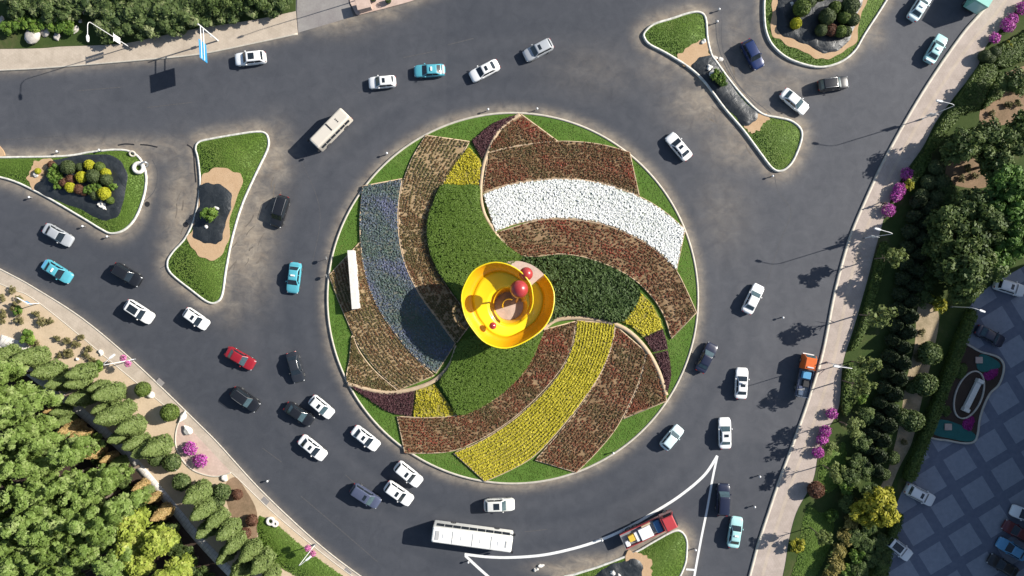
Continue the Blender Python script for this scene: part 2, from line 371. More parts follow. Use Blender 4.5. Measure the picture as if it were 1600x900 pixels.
# ------------------------------------------------------------------ object helpers
def link(o, parent=None):
    COL.objects.link(o)
    if parent is not None: o.parent = parent
    return o
def tag(o, label=None, cat=None, group=None, kind=None):
    if label: o['label'] = label
    if cat: o['category'] = cat
    if group: o['group'] = group
    if kind: o['kind'] = kind
    return o
def thing(name, label, cat, x=0, y=0, z=0, rot=0, group=None):
    o = bpy.data.objects.new(name, None)
    o.empty_display_size = 0.3
    o.location = (x, y, z); o.rotation_euler = (0, 0, rot)
    return tag(link(o), label, cat, group)
def copy_tree(o, parent=None):
    c = o.copy(); COL.objects.link(c)
    if parent is not None: c.parent = parent
    for ch in o.children: copy_tree(ch, c)
    return c
def mesh_np(name, V, F, mat, parent=None, tint=None, smooth_=False):
    """V (n,3); F list of (m,k) int arrays; one mesh object"""
    me = bpy.data.meshes.new(name)
    V = np.asarray(V, np.float32)
    me.vertices.add(len(V)); me.vertices.foreach_set('co', V.ravel())
    if not isinstance(F, list): F = [F]
    F = [f for f in F if len(f)]
    nl = sum(f.size for f in F); npoly = sum(len(f) for f in F)
    me.loops.add(nl); me.polygons.add(npoly)
    me.loops.foreach_set('vertex_index', np.concatenate([f.ravel() for f in F]).astype(np.int32))
    tot = np.concatenate([np.full(len(f), f.shape[1]) for f in F])
    st = np.concatenate([[0], np.cumsum(tot)[:-1]])
    me.polygons.foreach_set('loop_start', st.astype(np.int32))
    if tint is not None:
        a = me.attributes.new('tint', 'FLOAT', 'FACE')
        a.data.foreach_set('value', np.asarray(tint, np.float32))
    if smooth_: me.polygons.foreach_set('use_smooth', np.ones(npoly, bool))
    me.update(calc_edges=True); me.validate()
    for m in (mat if isinstance(mat, (list, tuple)) else [mat]): me.materials.append(m)
    return link(bpy.data.objects.new(name, me), parent)

class Geo:
    """collects shapes into ONE mesh object"""
    def __init__(s): s.v = []; s.f = []
    def add(s, V, F):
        o = len(s.v); s.v += [tuple(map(float, p)) for p in V]; s.f += [tuple(i + o for i in f) for f in F]; return s
    def box(s, x0, x1, y0, y1, z0, z1, b=0.0):
        if b <= 0:
            V = [(x, y, z) for z in (z0, z1) for y in (y0, y1) for x in (x0, x1)]
            return s.add(V, [(0, 2, 3, 1), (4, 5, 7, 6), (0, 1, 5, 4), (2, 6, 7, 3), (0, 4, 6, 2), (1, 3, 7, 5)])
        rings = []
        for z, i in ((z0, b), (z0 + b, 0), (z1 - b, 0), (z1 - b * 0.3, b * 0.3), (z1, b)):
            r = []
            for cx, cy, a0 in ((x1, y1, 0), (x0, y1, 90), (x0, y0, 180), (x1, y0, 270)):
                sx = -1 if cx == x1 else 1; sy = -1 if cy == y1 else 1
                for k in range(3):
                    a = math.radians(a0 + 45 * k)
                    rr = max(b - i, 0.001) if i else b
                    rr = b if i == 0 else b * (0.72 if i < b else 0.35)
                    r.append((cx + sx * (b) + (rr) * math.cos(a), cy + sy * (b) + (rr) * math.sin(a), z))
            rings.append(r)
        return s.loft(rings)
    def loft(s, rings, cap=True, closed=True):
        n = len(rings[0]); V = [p for r in rings for p in r]; F = []
        for i in range(len(rings) - 1):
            for j in range(n if closed else n - 1):
                k = (j + 1) % n
                F.append((i * n + j, i * n + k, (i + 1) * n + k, (i + 1) * n + j))
        if cap:
            F.append(tuple(range(n))[::-1]); F.append(tuple((len(rings) - 1) * n + j for j in range(n)))
        return s.add(V, F)
    def tube(s, pts, r, n=8, cap=True):
        pts = [Vector(p) for p in pts]
        rs = r if isinstance(r, (list, tuple)) else [r] * len(pts)
        rings = []
        for i, p in enumerate(pts):
            d = (pts[min(i + 1, len(pts) - 1)] - pts[max(i - 1, 0)]).normalized()
            u = d.orthogonal().normalized() if abs(d.z) < 0.9 else Vector((1, 0, 0)).cross(d).normalized()
            if abs(d.z) < 0.9: u = d.cross(Vector((0, 0, 1))).normalized()
            w = d.cross(u)
            rings.append([tuple(p + (u * math.cos(2 * math.pi * k / n) + w * math.sin(2 * math.pi * k / n)) * rs[i]) for k in range(n)])
        return s.loft(rings, cap)
    def lathe(s, prof, n=16, c=(0, 0, 0)):
        rings = [[(c[0] + r * math.cos(2 * math.pi * k / n), c[1] + r * math.sin(2 * math.pi * k / n), c[2] + z) for k in range(n)] for r, z in prof]
        return s.loft(rings)
    def ball(s, c, r, n=20, m=12, sz=1.0):
        prof = [(max(r * math.sin(math.pi * i / m), 0.002), -r * sz * math.cos(math.pi * i / m)) for i in range(m + 1)]
        return s.lathe(prof, n, c)
    def quad(s, a, b, c, d): return s.add([a, b, c, d], [(0, 1, 2, 3)])
    def build(s, name, mat, parent=None, sm=False, angle=40):
        me = bpy.data.meshes.new(name); me.from_pydata(s.v, [], s.f)
        bm = bmesh.new(); bm.from_mesh(me)
        bmesh.ops.remove_doubles(bm, verts=bm.verts, dist=1e-4)
        bmesh.ops.recalc_face_normals(bm, faces=bm.faces)
        if sm:
            ca = math.radians(angle)
            for f in bm.faces: f.smooth = True
            for e in bm.edges: e.smooth = len(e.link_faces) == 2 and e.calc_face_angle(0) < ca
        bm.to_mesh(me); bm.free()
        me.materials.append(mat)
        return link(bpy.data.objects.new(name, me), parent)

def slab(name, poly, z0, z1, mat, parent=None, bevel=0.0):
    """solid plate with a ccw outline"""
    p = ccw(np.array(poly, float))
    n = len(p)
    V = [(x, y, z0) for x, y in p] + [(x, y, z1) for x, y in p]
    F = [tuple(range(n, 2 * n))] + [(i, (i + 1) % n, n + (i + 1) % n, n + i) for i in range(n)]
    me = bpy.data.meshes.new(name); me.from_pydata(V, [], F); me.materials.append(mat)
    bm = bmesh.new(); bm.from_mesh(me); bm.normal_update()
    bmesh.ops.triangulate(bm, faces=[f for f in bm.faces if len(f.verts) > 4])
    bm.to_mesh(me); bm.free()
    return link(bpy.data.objects.new(name, me), parent)
def band(name, line, w, z0, z1, mat, parent=None, closed=False, inward=True, center=False):
    """a strip of width w beside (or centred on) a polyline"""
    p = np.array(line, float)
    if closed: p = ccw(p)
    nm = normals2(p, closed)
    a, b = (p - nm * w / 2, p + nm * w / 2) if center else (p, p + nm * w * (1 if inward else -1))
    n = len(p)
    V = np.concatenate([np.c_[a, np.full(n, z0)], np.c_[a, np.full(n, z1)], np.c_[b, np.full(n, z1)], np.c_[b, np.full(n, z0)]])
    i = np.arange(n if closed else n - 1); j = (i + 1) % n
    F = np.concatenate([np.stack([k * n + i, k * n + j, (k + 1) * n + j, (k + 1) * n + i], 1) for k in range(3)])
    if not closed:
        F = np.concatenate([F, [[0, n, 2 * n, 3 * n], [n - 1, 4 * n - 1, 3 * n - 1, 2 * n - 1]]])
    o = mesh_np(name, V, F.astype(int), mat, parent)
    bm = bmesh.new(); bm.from_mesh(o.data); bmesh.ops.recalc_face_normals(bm, faces=bm.faces); bm.to_mesh(o.data); bm.free()
    return o

# ------------------------------------------------------------------ foliage
def leaf_quads(C, Nn, size, jitter=0.6, aspect=0.55, r=rng, sizevar=0.5):
    n = len(C)
    d = Nn + r.normal(size=(n, 3)) * jitter
    d /= np.linalg.norm(d, axis=1)[:, None] + 1e-9
    a = r.normal(size=(n, 3)); t = np.cross(d, a); t /= np.linalg.norm(t, axis=1)[:, None] + 1e-9
    b = np.cross(d, t)
    s = size * (1 - sizevar + 2 * sizevar * r.random(n))[:, None]
    V = np.stack([C - t * s, C - b * s * aspect, C + t * s + d * s * 0.15, C + b * s * aspect], 1).reshape(-1, 3)
    F = np.arange(4 * n).reshape(n, 4)
    return V, F
def sphere_pts(n, r=rng):
    v = r.normal(size=(n, 3)); return v / np.linalg.norm(v, axis=1)[:, None]
def scatter_poly(poly, n, r=rng):
    lo, hi = poly.min(0), poly.max(0)
    out = []
    k = 0
    while sum(map(len, out)) < n and k < 60:
        q = r.uniform(lo, hi, (n * 2, 2)); out.append(q[inside(poly, q)]); k += 1
    return np.concatenate(out)[:n]

MESH = {}
def crown_mesh(key, mat, rx, rz, zc, clumps, per, leaf, cr, shell=0.55, core=0.0, flat=0.0, seed=1):
    """a broadleaf crown: leaf faces on many clumps spread through an ellipsoid"""
    r = np.random.default_rng(seed)
    CC, NN, TT = [], [], []
    for i in range(clumps):
        u = sphere_pts(1, r)[0]; rad = shell + (1 - shell) * r.random()
        c = np.array([u[0] * rx, u[1] * rx, u[2] * rz]) * rad * (0.9 + 0.25 * r.random()) + [0, 0, zc]
        k = cr * (0.65 + 0.7 * r.random())
        n = sphere_pts(per, r); n[:, 2] = np.abs(n[:, 2]) * 1.0 - 0.25 * r.random(per)
        CC.append(c + n * k * (0.55 + 0.5 * r.random((per, 1))) * [1, 1, 0.8]); NN.append(n + [0, 0, 0.4])
        TT.append(np.clip(r.normal(0.5 + 0.22 * r.normal(), 0.17, per), 0, 1))
    V, F = leaf_quads(np.concatenate(CC), np.concatenate(NN), leaf, 0.42, r=r)
    return V, F, np.concatenate(TT)
def proto_tree(key, name, mat, trunk_h, trunk_r, crown, limbs=5, spread=1.0, seed=1):
    """thing > trunk, crown; prototypes are kept and copied"""
    V, F, T = crown
    root = bpy.data.objects.new(name, None)
    cz = V[:, 2]; zc = float(cz.mean())
    g = Geo(); r = random.Random(seed)
    top = zc + (cz.max() - zc) * 0.45
    g.tube([(0, 0, -0.1), (0.05, 0.03, trunk_h * 0.5), (0, 0, trunk_h), (0.08, -0.05, top)], [trunk_r * 1.25, trunk_r, trunk_r * 0.85, trunk_r * 0.25], 7)
    for i in range(limbs):
        a = 6.28 * i / limbs + r.random(); z = trunk_h * (0.8 + 0.4 * r.random())
        e = spread * (0.5 + 0.4 * r.random())
        g.tube([(0, 0, z), (e * .5 * math.cos(a), e * .5 * math.sin(a), z + e * .5), (e * math.cos(a), e * math.sin(a), z + e * .9)], [trunk_r * .5, trunk_r * .35, trunk_r * .12], 5)
    COL.objects.link(root)
    g.build('trunk', MT['bark'], root, True)
    mesh_np('crown', V, F, mat, root, T)
    MESH[key] = [root, True]
    return root
def put(key, x, y, z, rot, s, label, cat, group=None, sz=None):
    root, fresh = MESH[key]
    o = root if fresh else copy_tree(root)
    MESH[key][1] = False
    o.location = (x, y, z); o.rotation_euler = (0, 0, rot); o.scale = (s, s, s if sz is None else sz)
    return tag(o, label, cat, group)
def shrub_ball(key, name, mat, r0, n, leaf, sq=0.85, lump=0.06, seed=1, stem=True):
    """a clipped ball: leaf faces over a solid heart, on a short stem"""
    r = np.random.default_rng(seed)
    u = sphere_pts(n, r)
    ph = r.uniform(0, 6.28, 6); kk = r.normal(size=(6, 3)) * 3
    w = sum(np.sin(u @ k + p) for k, p in zip(kk, ph)) / 6
    C = u * (r0 * (1 + lump * w))[:, None] * [1, 1, sq]; C[:, 2] += r0 * sq + 0.12
    V, F = leaf_quads(C, u, leaf, 0.45, 0.6, r)
    g = Geo().ball((0, 0, r0 * sq + 0.12), r0 * 0.9, 16, 10, sq)
    Vc = np.array(g.v); o = len(V)
    q4 = np.array([f for f in g.f if len(f) == 4]) + o
    T = np.concatenate([np.clip(r.normal(0.5, 0.2, len(F)), 0, 1), np.full(len(q4), 0.05)])
    root = bpy.data.objects.new(name, None); COL.objects.link(root)
    mesh_np('foliage', np.concatenate([V, Vc]), [F, q4], mat, root, T)
    Geo().tube([(0, 0, -0.1), (0, 0, r0 * sq)], [0.09, 0.06], 6).build('stem', MT['bark'], root, True)
    MESH[key] = [root, True]
def cone_tree(key, name, mat, R, H, n, leaf, seed=1, fat=0.8):
    r = np.random.default_rng(seed)
    t = r.random(n) ** 0.75; a = r.uniform(0, 6.28, n)
    prof = lambda t: R * np.minimum(1, (0.55 + t * 2.2)) * np.maximum(1 - t ** 1.6, 0) ** fat
    ph = r.uniform(0, 6.28, 4)
    lump = 1 + 0.10 * np.sin(a * 3 + t * 9 + ph[0]) + 0.09 * np.sin(a * 5 - t * 14 + ph[1]) + 0.07 * r.normal(size=n)
    rr = prof(t) * lump
    C = np.stack([rr * np.cos(a), rr * np.sin(a), 0.25 + t * (H - 0.25)], 1)
    Nn = np.stack([np.cos(a), np.sin(a), np.full(n, 0.7)], 1)
    V, F = leaf_quads(C, Nn, leaf, 0.5, 0.5, r)
    g = Geo().lathe([(max(prof(np.array([tt]))[0] * 0.86, 0.02), 0.25 + tt * (H - 0.3)) for tt in np.linspace(0, 0.98, 9)], 12)
    q4 = np.array([f for f in g.f if len(f) == 4]) + len(V)
    T = np.concatenate([np.clip(r.normal(0.5, 0.2, n), 0, 1), np.full(len(q4), 0.05)])
    root = bpy.data.objects.new(name, None); COL.objects.link(root)
    mesh_np('crown', np.concatenate([V, np.array(g.v)]), [F, q4], mat, root, T)
    Geo().tube([(0, 0, -0.1), (0, 0, H * 0.6)], [0.14, 0.05], 6).build('trunk', MT['bark'], root, True)
    MESH[key] = [root, True]
def mound(name, poly, z0, h, mat, leaf, dens, parent=None, sides=True, lump=0.15, edge=0.5, r=rng, jitter=0.45, heart=0.15, tv=0.2):
    """leafy hedge body of height h over an outline: solid heart and leaf faces on top and flanks"""
    p = ccw(np.array(poly, float))
    A = abs(area(p)); n = int(A * dens)
    q = scatter_poly(p, n, r)
    d = dist_line(q, p, True)
    top = z0 + h * (1 - lump * wob(q, 1.3)) - np.where(d < edge, (1 - d / edge) ** 2 * min(h, edge) * 0.6, 0)
    C = np.c_[q, top]; Nn = np.tile([0, 0, 1.0], (len(q), 1))
    if sides:
        per = plen(np.vstack([p, p[0]])); m = int(per * h * dens * 0.8)
        e = resample(p, m, True); nm = -normals2(e, True)
        zz = z0 + h * (1 - 0.25) * r.random(m)
        C = np.concatenate([C, np.c_[e - nm * 0.08 + r.normal(size=(m, 2)) * 0.05, zz]]); Nn = np.concatenate([Nn, np.c_[nm, np.full(m, 0.4)]])
    V, F = leaf_quads(C, Nn, leaf, jitter, 0.55, r)
    T = np.clip(0.35 * wob(C[:, :2], 0.9) + 0.2 + r.normal(0.12, tv, len(F)), 0, 1)
    inner = p + normals2(p, True) * 0.12
    k = len(p); o = len(V)
    tris = []
    me = bpy.data.meshes.new('tmp'); bm = bmesh.new()
    vs = [bm.verts.new((x, y, 0)) for x, y in inner]
    f = bm.faces.new(vs); bm.normal_update(); tri = bmesh.ops.triangulate(bm, faces=[f])['faces']
    bm.verts.index_update()
    T3 = np.array([[v.index for v in t.verts] for t in tri]); bm.free(); bpy.data.meshes.remove(me)
    V2 = np.concatenate([np.c_[inner, np.full(k, z0 - 0.05)], np.c_[inner, np.full(k, z0 + h * (1 - lump) - (0.25 if h > 0.5 else 0.05))]])
    i = np.arange(k); S = np.stack([i, (i + 1) % k, k + (i + 1) % k, k + i], 1)
    return mesh_np(name, np.concatenate([V, V2]), [F, S + o, T3 + k + o], mat, parent, np.concatenate([T, np.full(k + len(T3), heart)]))
# ------------------------------------------------------------------ the ground, roads and pavements
EXT = 55.0
g = Geo().quad((-600, -600, -0.12), (600, -600, -0.12), (600, 600, -0.12), (-600, 600, -0.12))
tag(g.build('ground', MT['earth']), kind='structure')

ISL = [  # traffic islands, outlines in plan units
    [(-260, 262), (-100, 247), (0, 245), (100, 243), (140, 237), (180, 233), (205, 236), (222, 250), (230, 275), (227, 305), (214, 340), (196, 360), (175, 366), (158, 359), (130, 342), (60, 302), (0, 278), (-100, 268)],
    [(305, 232), (311, 221), (330, 216), (370, 209), (400, 205), (415, 207), (421, 218), (419, 235), (400, 275), (380, 320), (365, 370), (355, 420), (349, 460), (340, 473), (325, 473), (300, 455), (267, 428), (261, 410), (270, 393), (290, 370), (305, 335), (312, 290), (309, 250)],
    [(1005, 52), (1020, 38), (1048, 29), (1076, 20), (1093, 19), (1103, 29), (1106, 60), (1112, 85), (1120, 97), (1140, 125), (1165, 155), (1190, 177), (1215, 183), (1235, 188), (1250, 200), (1253, 215), (1246, 238), (1236, 257), (1222, 268), (1206, 265), (1186, 240), (1160, 205), (1130, 170), (1100, 130), (1075, 107), (1040, 85), (1015, 72), (1006, 62)],
    [(1198, -60), (1193, -10), (1192, 22), (1195, 50), (1206, 73), (1230, 93), (1265, 105), (1290, 106), (1316, 97), (1336, 80), (1352, 53), (1386, 0), (1425, -70), (1320, -110)],
    [(880, 935), (872, 905), (900, 895), (940, 882), (990, 862), (1020, 845), (1050, 829), (1064, 829), (1073, 841), (1074, 860), (1070, 885), (1052, 915), (1000, 960), (920, 960)],
]
ISLW = [ccw(smooth(PP(p), True, 6)) for p in ISL]
IC = np.array(P(801, 466)); IR = 29.05
th = np.linspace(0, 2 * np.pi, 180, endpoint=False)
RING = np.c_[IC[0] + IR * np.cos(th), IC[1] + IR * np.sin(th)]
# kerb lines of the outer pavements
K_TL = smooth(PP([(-500, 130), (-200, 118), (0, 109), (60, 106), (150, 99), (220, 93), (310, 84), (400, 66), (465, 52)]), n=6)
K_TOP = smooth(PP([(560, 24), (600, 14), (650, 0), (720, -25), (800, -60), (900, -110), (1000, -200)]), n=6)
K_BL = smooth(PP([(-500, 190), (-200, 318), (0, 419), (60, 452), (130, 497), (200, 555), (260, 611), (310, 660), (342, 692), (400, 756), (450, 805), (500, 850), (550, 889), (650, 960), (800, 1080)]), n=6)
K_R = smooth(PP([(1820, -380), (1640, -140), (1545, 0), (1500, 54), (1440, 142), (1385, 238), (1347, 318), (1323, 378), (1302, 455), (1283, 550), (1262, 620), (1241, 680), (1217, 745), (1200, 795), (1182, 850), (1168, 902), (1120, 1080), (1060, 1300)]), n=6)

def road():
    st = 0.5
    xs = np.arange(-130, 130 + st, st); ys = np.arange(-95, 95 + st, st)
    X, Y = np.meshgrid(xs, ys); q = np.c_[X.ravel(), Y.ravel()]
    dust = np.zeros(len(q))
    near = (np.abs(q[:, 0]) < 90) & (np.abs(q[:, 1]) < 55)
    qn = q[near]; dn = np.zeros(len(qn))
    for p, w, s in ((ISLW[0], 1.3, .8), (ISLW[1], 1.5, .8), (ISLW[2], 1.5, .8), (ISLW[3], 1.2, .7), (ISLW[4], 1.3, .9)):
        dn = np.maximum(dn, s * np.exp(-(dist_line(qn, p, True) / w) ** 2))
    dr = np.abs(np.linalg.norm(qn - IC, axis=1) - IR); dn = np.maximum(dn, 0.75 * np.exp(-(dr / 1.1) ** 2))
    for k in (K_TL, K_TOP): dn = np.maximum(dn, 0.5 * np.exp(-(dist_line(qn, k) / 1.0) ** 2))
    dn = np.maximum(dn, 0.22 * np.exp(-(dist_line(qn, K_BL) / 0.7) ** 2))
    for x, y, rx, ry, s in ((283, 335, 26, 80, .85), (262, 240, 60, 18, .35), (388, 375, 34, 80, 1.0), (430, 245, 26, 45, .8), (408, 330, 28, 50, .8), (1105, 160, 52, 38, .75), (1155, 222, 48, 40, .55), (1040, 110, 45, 30, .3), (1180, 150, 30, 60, .45), (1150, 60, 22, 60, .35), (1230, 130, 50, 20, .45),
                            (1130, 330, 40, 60, .22), (520, 30, 50, 22, .75), (600, 20, 30, 12, .7), (940, 878, 60, 12, .9), (870, 888, 40, 10, .7), (930, 110, 70, 40, .16), (1370, 55, 14, 20, .5), (200, 226, 120, 14, .55), (360, 480, 25, 30, .35), (265, 400, 18, 40, .6)):
        c = np.array(P(x, y)); d = (qn - c) / [rx / 10, ry / 10]
        dn = np.maximum(dn, s * np.exp(-(d ** 2).sum(1)))
    dust[near] = np.clip(dn, 0, 1)
    # older, paler surface on the right-hand approach and at the top right
    sx = q[:, 0] * 10 + 800; sy = 450 - q[:, 1] * 10
    wear = 0.55 / (1 + np.exp(-(sx - 1080 - 0.10 * (sy - 200)) / 70.0)) + 0.10
    wear += 0.16 * np.exp(-((sy - 150) / 160.0) ** 2) * (sx < 700)
    seam = 1168 + (sy - 900) * -0.14
    rr_ = np.linalg.norm(q - IC, axis=1)
    for rc, sg, am in ((32.2, .9, .10), (34.6, .5, -.07), (36.4, .8, .11), (38.6, .5, -.06), (40.4, .9, .10), (43.0, .5, -.05)):
        wear += am * np.exp(-((rr_ - rc - 0.6 * np.sin(q[:, 0] * .11)) / sg) ** 2) * (rr_ < 48)
    wear -= 0.20 * (sy > 690) * np.exp(-((sx - seam) / 45.0) ** 2)
    nx, ny = len(xs), len(ys)
    i = (np.arange(ny - 1)[:, None] * nx + np.arange(nx - 1)[None]).ravel()
    F = np.stack([i, i + 1, i + nx + 1, i + nx], 1)
    o = mesh_np('road', np.c_[q, np.zeros(len(q))], F, MT['asphalt'])
    for n_, v in (('dust', dust), ('wear', np.clip(wear, 0, 1))):
        a = o.data.attributes.new(n_, 'FLOAT', 'POINT'); a.data.foreach_set('value', v.astype(np.float32))
    tag(o, kind='structure')
road()

def st(o): return tag(o, kind='structure')
# top left: pavement and the park ground behind it
TL_IN = smooth(PP([(-500, 78), (0, 77), (100, 73), (190, 69), (250, 57), (310, 45), (400, 31), (462, 18)]), n=6)
st(slab('sidewalk', np.vstack([K_TL, TL_IN[::-1]]), -0.1, 0.13, MT['sidewalk']))
st(band('kerb', K_TL, 0.22, -0.05, 0.15, MT['stone_kerb'], inward=False))
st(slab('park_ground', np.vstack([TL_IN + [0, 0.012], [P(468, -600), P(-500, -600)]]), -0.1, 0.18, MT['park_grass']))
# side entrance and pink terrace at the top
st(slab('side_road', PP([(466, 51), (464, 18), (470, -600), (545, -600), (545, 2), (552, 26)]), -0.1, 0.012, MT['concrete']))
st(slab('terrace', np.vstack([K_TOP, [P(1000, -600), P(548, -600), P(547, 4), P(556, 22)]]), -0.1, 0.16, MT['pink_pave']))
# bottom left: pavement with the round bay, sandy strip, pale path, forest floor
BL_IN = smooth(PP([(-500, 215), (-200, 345), (0, 443), (50, 465), (130, 528), (180, 570), (235, 615), (282, 654)]), n=6)
BAY = smooth(PP([(282, 654), (276, 672), (275, 694), (283, 715), (300, 733), (322, 742), (342, 744), (362, 738)]), n=6)
BL_IN2 = smooth(PP([(362, 738), (385, 760), (430, 803), (490, 853), (540, 892), (640, 965), (800, 1100)]), n=6)
PV_IN = np.vstack([BL_IN, BAY[1:], BL_IN2[1:]])
st(slab('sidewalk', np.vstack([K_BL, PV_IN[::-1]]), -0.1, 0.13, MT['sidewalk']))
st(slab('round_bay', np.vstack([BAY, [P(300, 672)]]), 0.0, 0.134, MT['pink_pave']))
st(band('kerb', K_BL, 0.22, -0.05, 0.15, MT['stone_kerb'], inward=True if False else False))
st(band('path_edging', BAY, 0.22, 0.0, 0.22, MT['stone_kerb'], center=True))
st(band('path_edging', BL_IN, 0.14, 0.0, 0.17, MT['stone_kerb'], center=True))
st(band('path_edging', BL_IN2, 0.14, 0.0, 0.17, MT['stone_kerb'], center=True))
PATH = smooth(PP([(-300, 430), (-80, 505), (0, 548), (30, 568), (95, 618), (150, 662), (200, 709), (258, 776), (312, 842), (372, 905), (480, 1010), (600, 1150)]), n=6)
st(slab('sandy_strip', np.vstack([PV_IN + [-0.005, -0.005], PATH[::-1]]), -0.1, 0.165, MT['sand_soil']))
st(band('path', PATH, 1.35, -0.05, 0.20, MT['pale_path'], center=True))
st(band('path', smooth(PP([(0, 533), (20, 540), (42, 552), (38, 570)]), n=5), 2.2, -0.05, 0.19, MT['pale_path'], center=True))
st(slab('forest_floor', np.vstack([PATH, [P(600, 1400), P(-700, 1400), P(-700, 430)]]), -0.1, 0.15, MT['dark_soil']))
tag(mound('lawn', smooth(PP([(404, 808), (412, 806), (440, 824), (470, 850), (510, 880), (545, 907), (560, 940), (520, 945), (470, 905), (430, 880), (408, 850), (402, 825)]), True, 5), 0.16, 0.10, MT['leaves_grass'], 0.09, 75, sides=False, jitter=0.13, heart=0.4, tv=0.1), kind='structure')
st(slab('planting_ground', smooth(PP([(368, 745), (384, 764), (402, 800), (400, 850), (385, 850), (360, 800), (352, 760)]), True, 5), 0.0, 0.172, MT['brown_soil']))
# right: pavement, park strip, parking plaza
R_IN = smooth(PP([(1900, -390), (1700, -150), (1592, 8), (1560, 48), (1540, 72), (1524, 108), (1490, 152), (1462, 190), (1441, 230), (1412, 272), (1388, 320), (1371, 375), (1354, 440), (1334, 510), (1316, 570), (1309, 640), (1282, 690), (1270, 750), (1244, 800), (1231, 850), (1222, 902), (1180, 1080), (1120, 1300)]), n=6)
st(slab('sidewalk', np.vstack([K_R, R_IN[::-1]]), -0.1, 0.13, MT['sidewalk_pink']))
st(band('kerb', K_R, 0.45, -0.05, 0.15, MT['stone_kerb'], inward=True))
_n = normals2(K_R, False)

PLZ = smooth(PP([(1760, 330), (1660, 375), (1600, 415), (1548, 445), (1515, 478), (1500, 520), (1478, 590), (1452, 660), (1425, 730), (1395, 800), (1375, 870), (1360, 930), (1300, 1300)]), n=6)
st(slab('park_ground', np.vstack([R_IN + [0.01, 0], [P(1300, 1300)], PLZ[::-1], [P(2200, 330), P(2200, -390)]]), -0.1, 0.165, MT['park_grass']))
st(slab('plaza', np.vstack([PLZ, [P(2200, 1300), P(2200, 330)]]), -0.1, 0.12, MT['plaza']))
for pts, m in (([(1445, 474), (1432, 484), (1428, 540), (1414, 600), (1405, 660), (1388, 730), (1374, 765), (1386, 770), (1404, 730), (1424, 690), (1438, 630), (1455, 560), (1466, 505), (1462, 482)], 'path_soil'),
               ([(1560, 120), (1548, 150), (1530, 175), (1535, 200), (1570, 195), (1620, 190), (1660, 120), (1620, 100)], 'brown_soil'),
               ([(1480, 255), (1505, 240), (1535, 262), (1540, 292), (1500, 292), (1478, 280)], 'brown_soil')):
    st(slab('bare_soil', smooth(PP(pts), True, 5), 0.0, 0.172, MT[m]))
for pts in ([(1288, 690), (1300, 700), (1318, 690), (1322, 720), (1310, 755), (1290, 770), (1277, 745)], [(1262, 790), (1282, 800), (1302, 795), (1300, 840), (1285, 880), (1260, 915), (1232, 915), (1246, 865), (1252, 820)]):
    tag(mound('lawn', smooth(PP(pts), True, 5), 0.165, 0.10, MT['leaves_grass'], 0.09, 75, sides=False, jitter=0.13, heart=0.4, tv=0.1), kind='structure')

_q = K_R + _n * 1.9; _r = K_R + _n * 2.4; _m = len(_q); _i = np.arange(_m - 1)
st(mesh_np('tactile_strip', np.concatenate([np.c_[_r, np.full(_m, .134)], np.c_[_q, np.full(_m, .134)]]), np.stack([_i, _i + 1, _m + _i + 1, _m + _i], 1), MT['tactile']))
# painted lines on the road: sheets a few millimetres above it
def line(name, pts, w, m='paint', z=0.006):
    p = np.array(smooth(PP(pts), n=8)); nm = normals2(p, False) * w / 2
    a, b = p - nm, p + nm; n = len(p); i = np.arange(n - 1)
    st(mesh_np(name, np.concatenate([np.c_[a, np.full(n, z)], np.c_[b, np.full(n, z)]]), np.stack([i, i + 1, n + i + 1, n + i], 1), MT[m]))
line('lane_marking', [(1121, 712), (1100, 743), (1062, 775), (1021, 801), (980, 825), (940, 843), (900, 856), (850, 867), (800, 871), (760, 870), (726, 866)], 0.42)
line('lane_marking', [(1120.5, 714), (1113, 750), (1105, 795), (1095, 845), (1085, 900), (1070, 990)], 0.34, z=0.010)
line('lane_marking', [(727, 868), (745, 885), (764, 902), (800, 935)], 0.42, z=0.010)
line('lane_marking', [(1072, 889.5), (1085, 890.5)], 0.3, z=0.014)
for pts in ([(0, 219), (45, 216), (95, 213)], [(120, 142), (190, 136)], [(230, 168), (300, 160)], [(470, 775), (530, 826), (590, 878)], [(540, 742), (570, 770)], [(820, 831), (855, 827)], [(410, 700), (440, 722)], [(1118, 30), (1122, 70), (1140, 115), (1180, 165)], [(630, 90), (680, 80)], [(560, 145), (590, 135)], [(700, 70), (740, 60)]):
    line('worn_marking', pts, 0.14, 'faint')

for pts in ([(184, 227), (196, 225), (210, 226)], [(219, 226), (232, 227), (246, 230)], [(292, 226), (300, 232), (303, 245)], [(303, 245), (304, 262), (306, 285)]):
    line('tar_seam', pts, 0.22, 'tar', 0.008)
_R = random.Random(11)
for cx, cy, ang, nn, sp in ((1125, 165, -40, 9, 34), (1175, 215, -45, 6, 26), (380, 385, 60, 11, 42), (420, 300, 75, 5, 26), (285, 345, 75, 6, 30), (1140, 110, -60, 5, 26), (1060, 110, 20, 4, 22)):
    for k in range(nn):
        x, y = cx + _R.uniform(-sp, sp) * .6, cy + _R.uniform(-sp, sp); a = math.radians(ang + _R.uniform(-18, 18)); L = _R.uniform(8, 24)
        line('dust_streak', [(x, y), (x + L * .5 * math.cos(a) + _R.uniform(-2, 2), y - L * .5 * math.sin(a)), (x + L * math.cos(a), y - L * math.sin(a))], _R.uniform(.08, .26), 'dust_streak', .005 + .0006 * k)
for pts in ([(1210, 272), (1216, 300), (1236, 330), (1222, 370), (1205, 420), (1190, 470)], [(1128, 30), (1130, 80), (1156, 135), (1205, 178)], [(215, 322), (240, 300), (246, 270), (238, 250)], [(250, 420), (290, 395), (303, 370)], [(1098, 850), (1108, 790), (1122, 740)], [(868, 700), (930, 680), (985, 640)], [(470, 250), (500, 330), (486, 420)]):
    line('worn_marking', pts, .1, 'faint', .0045)
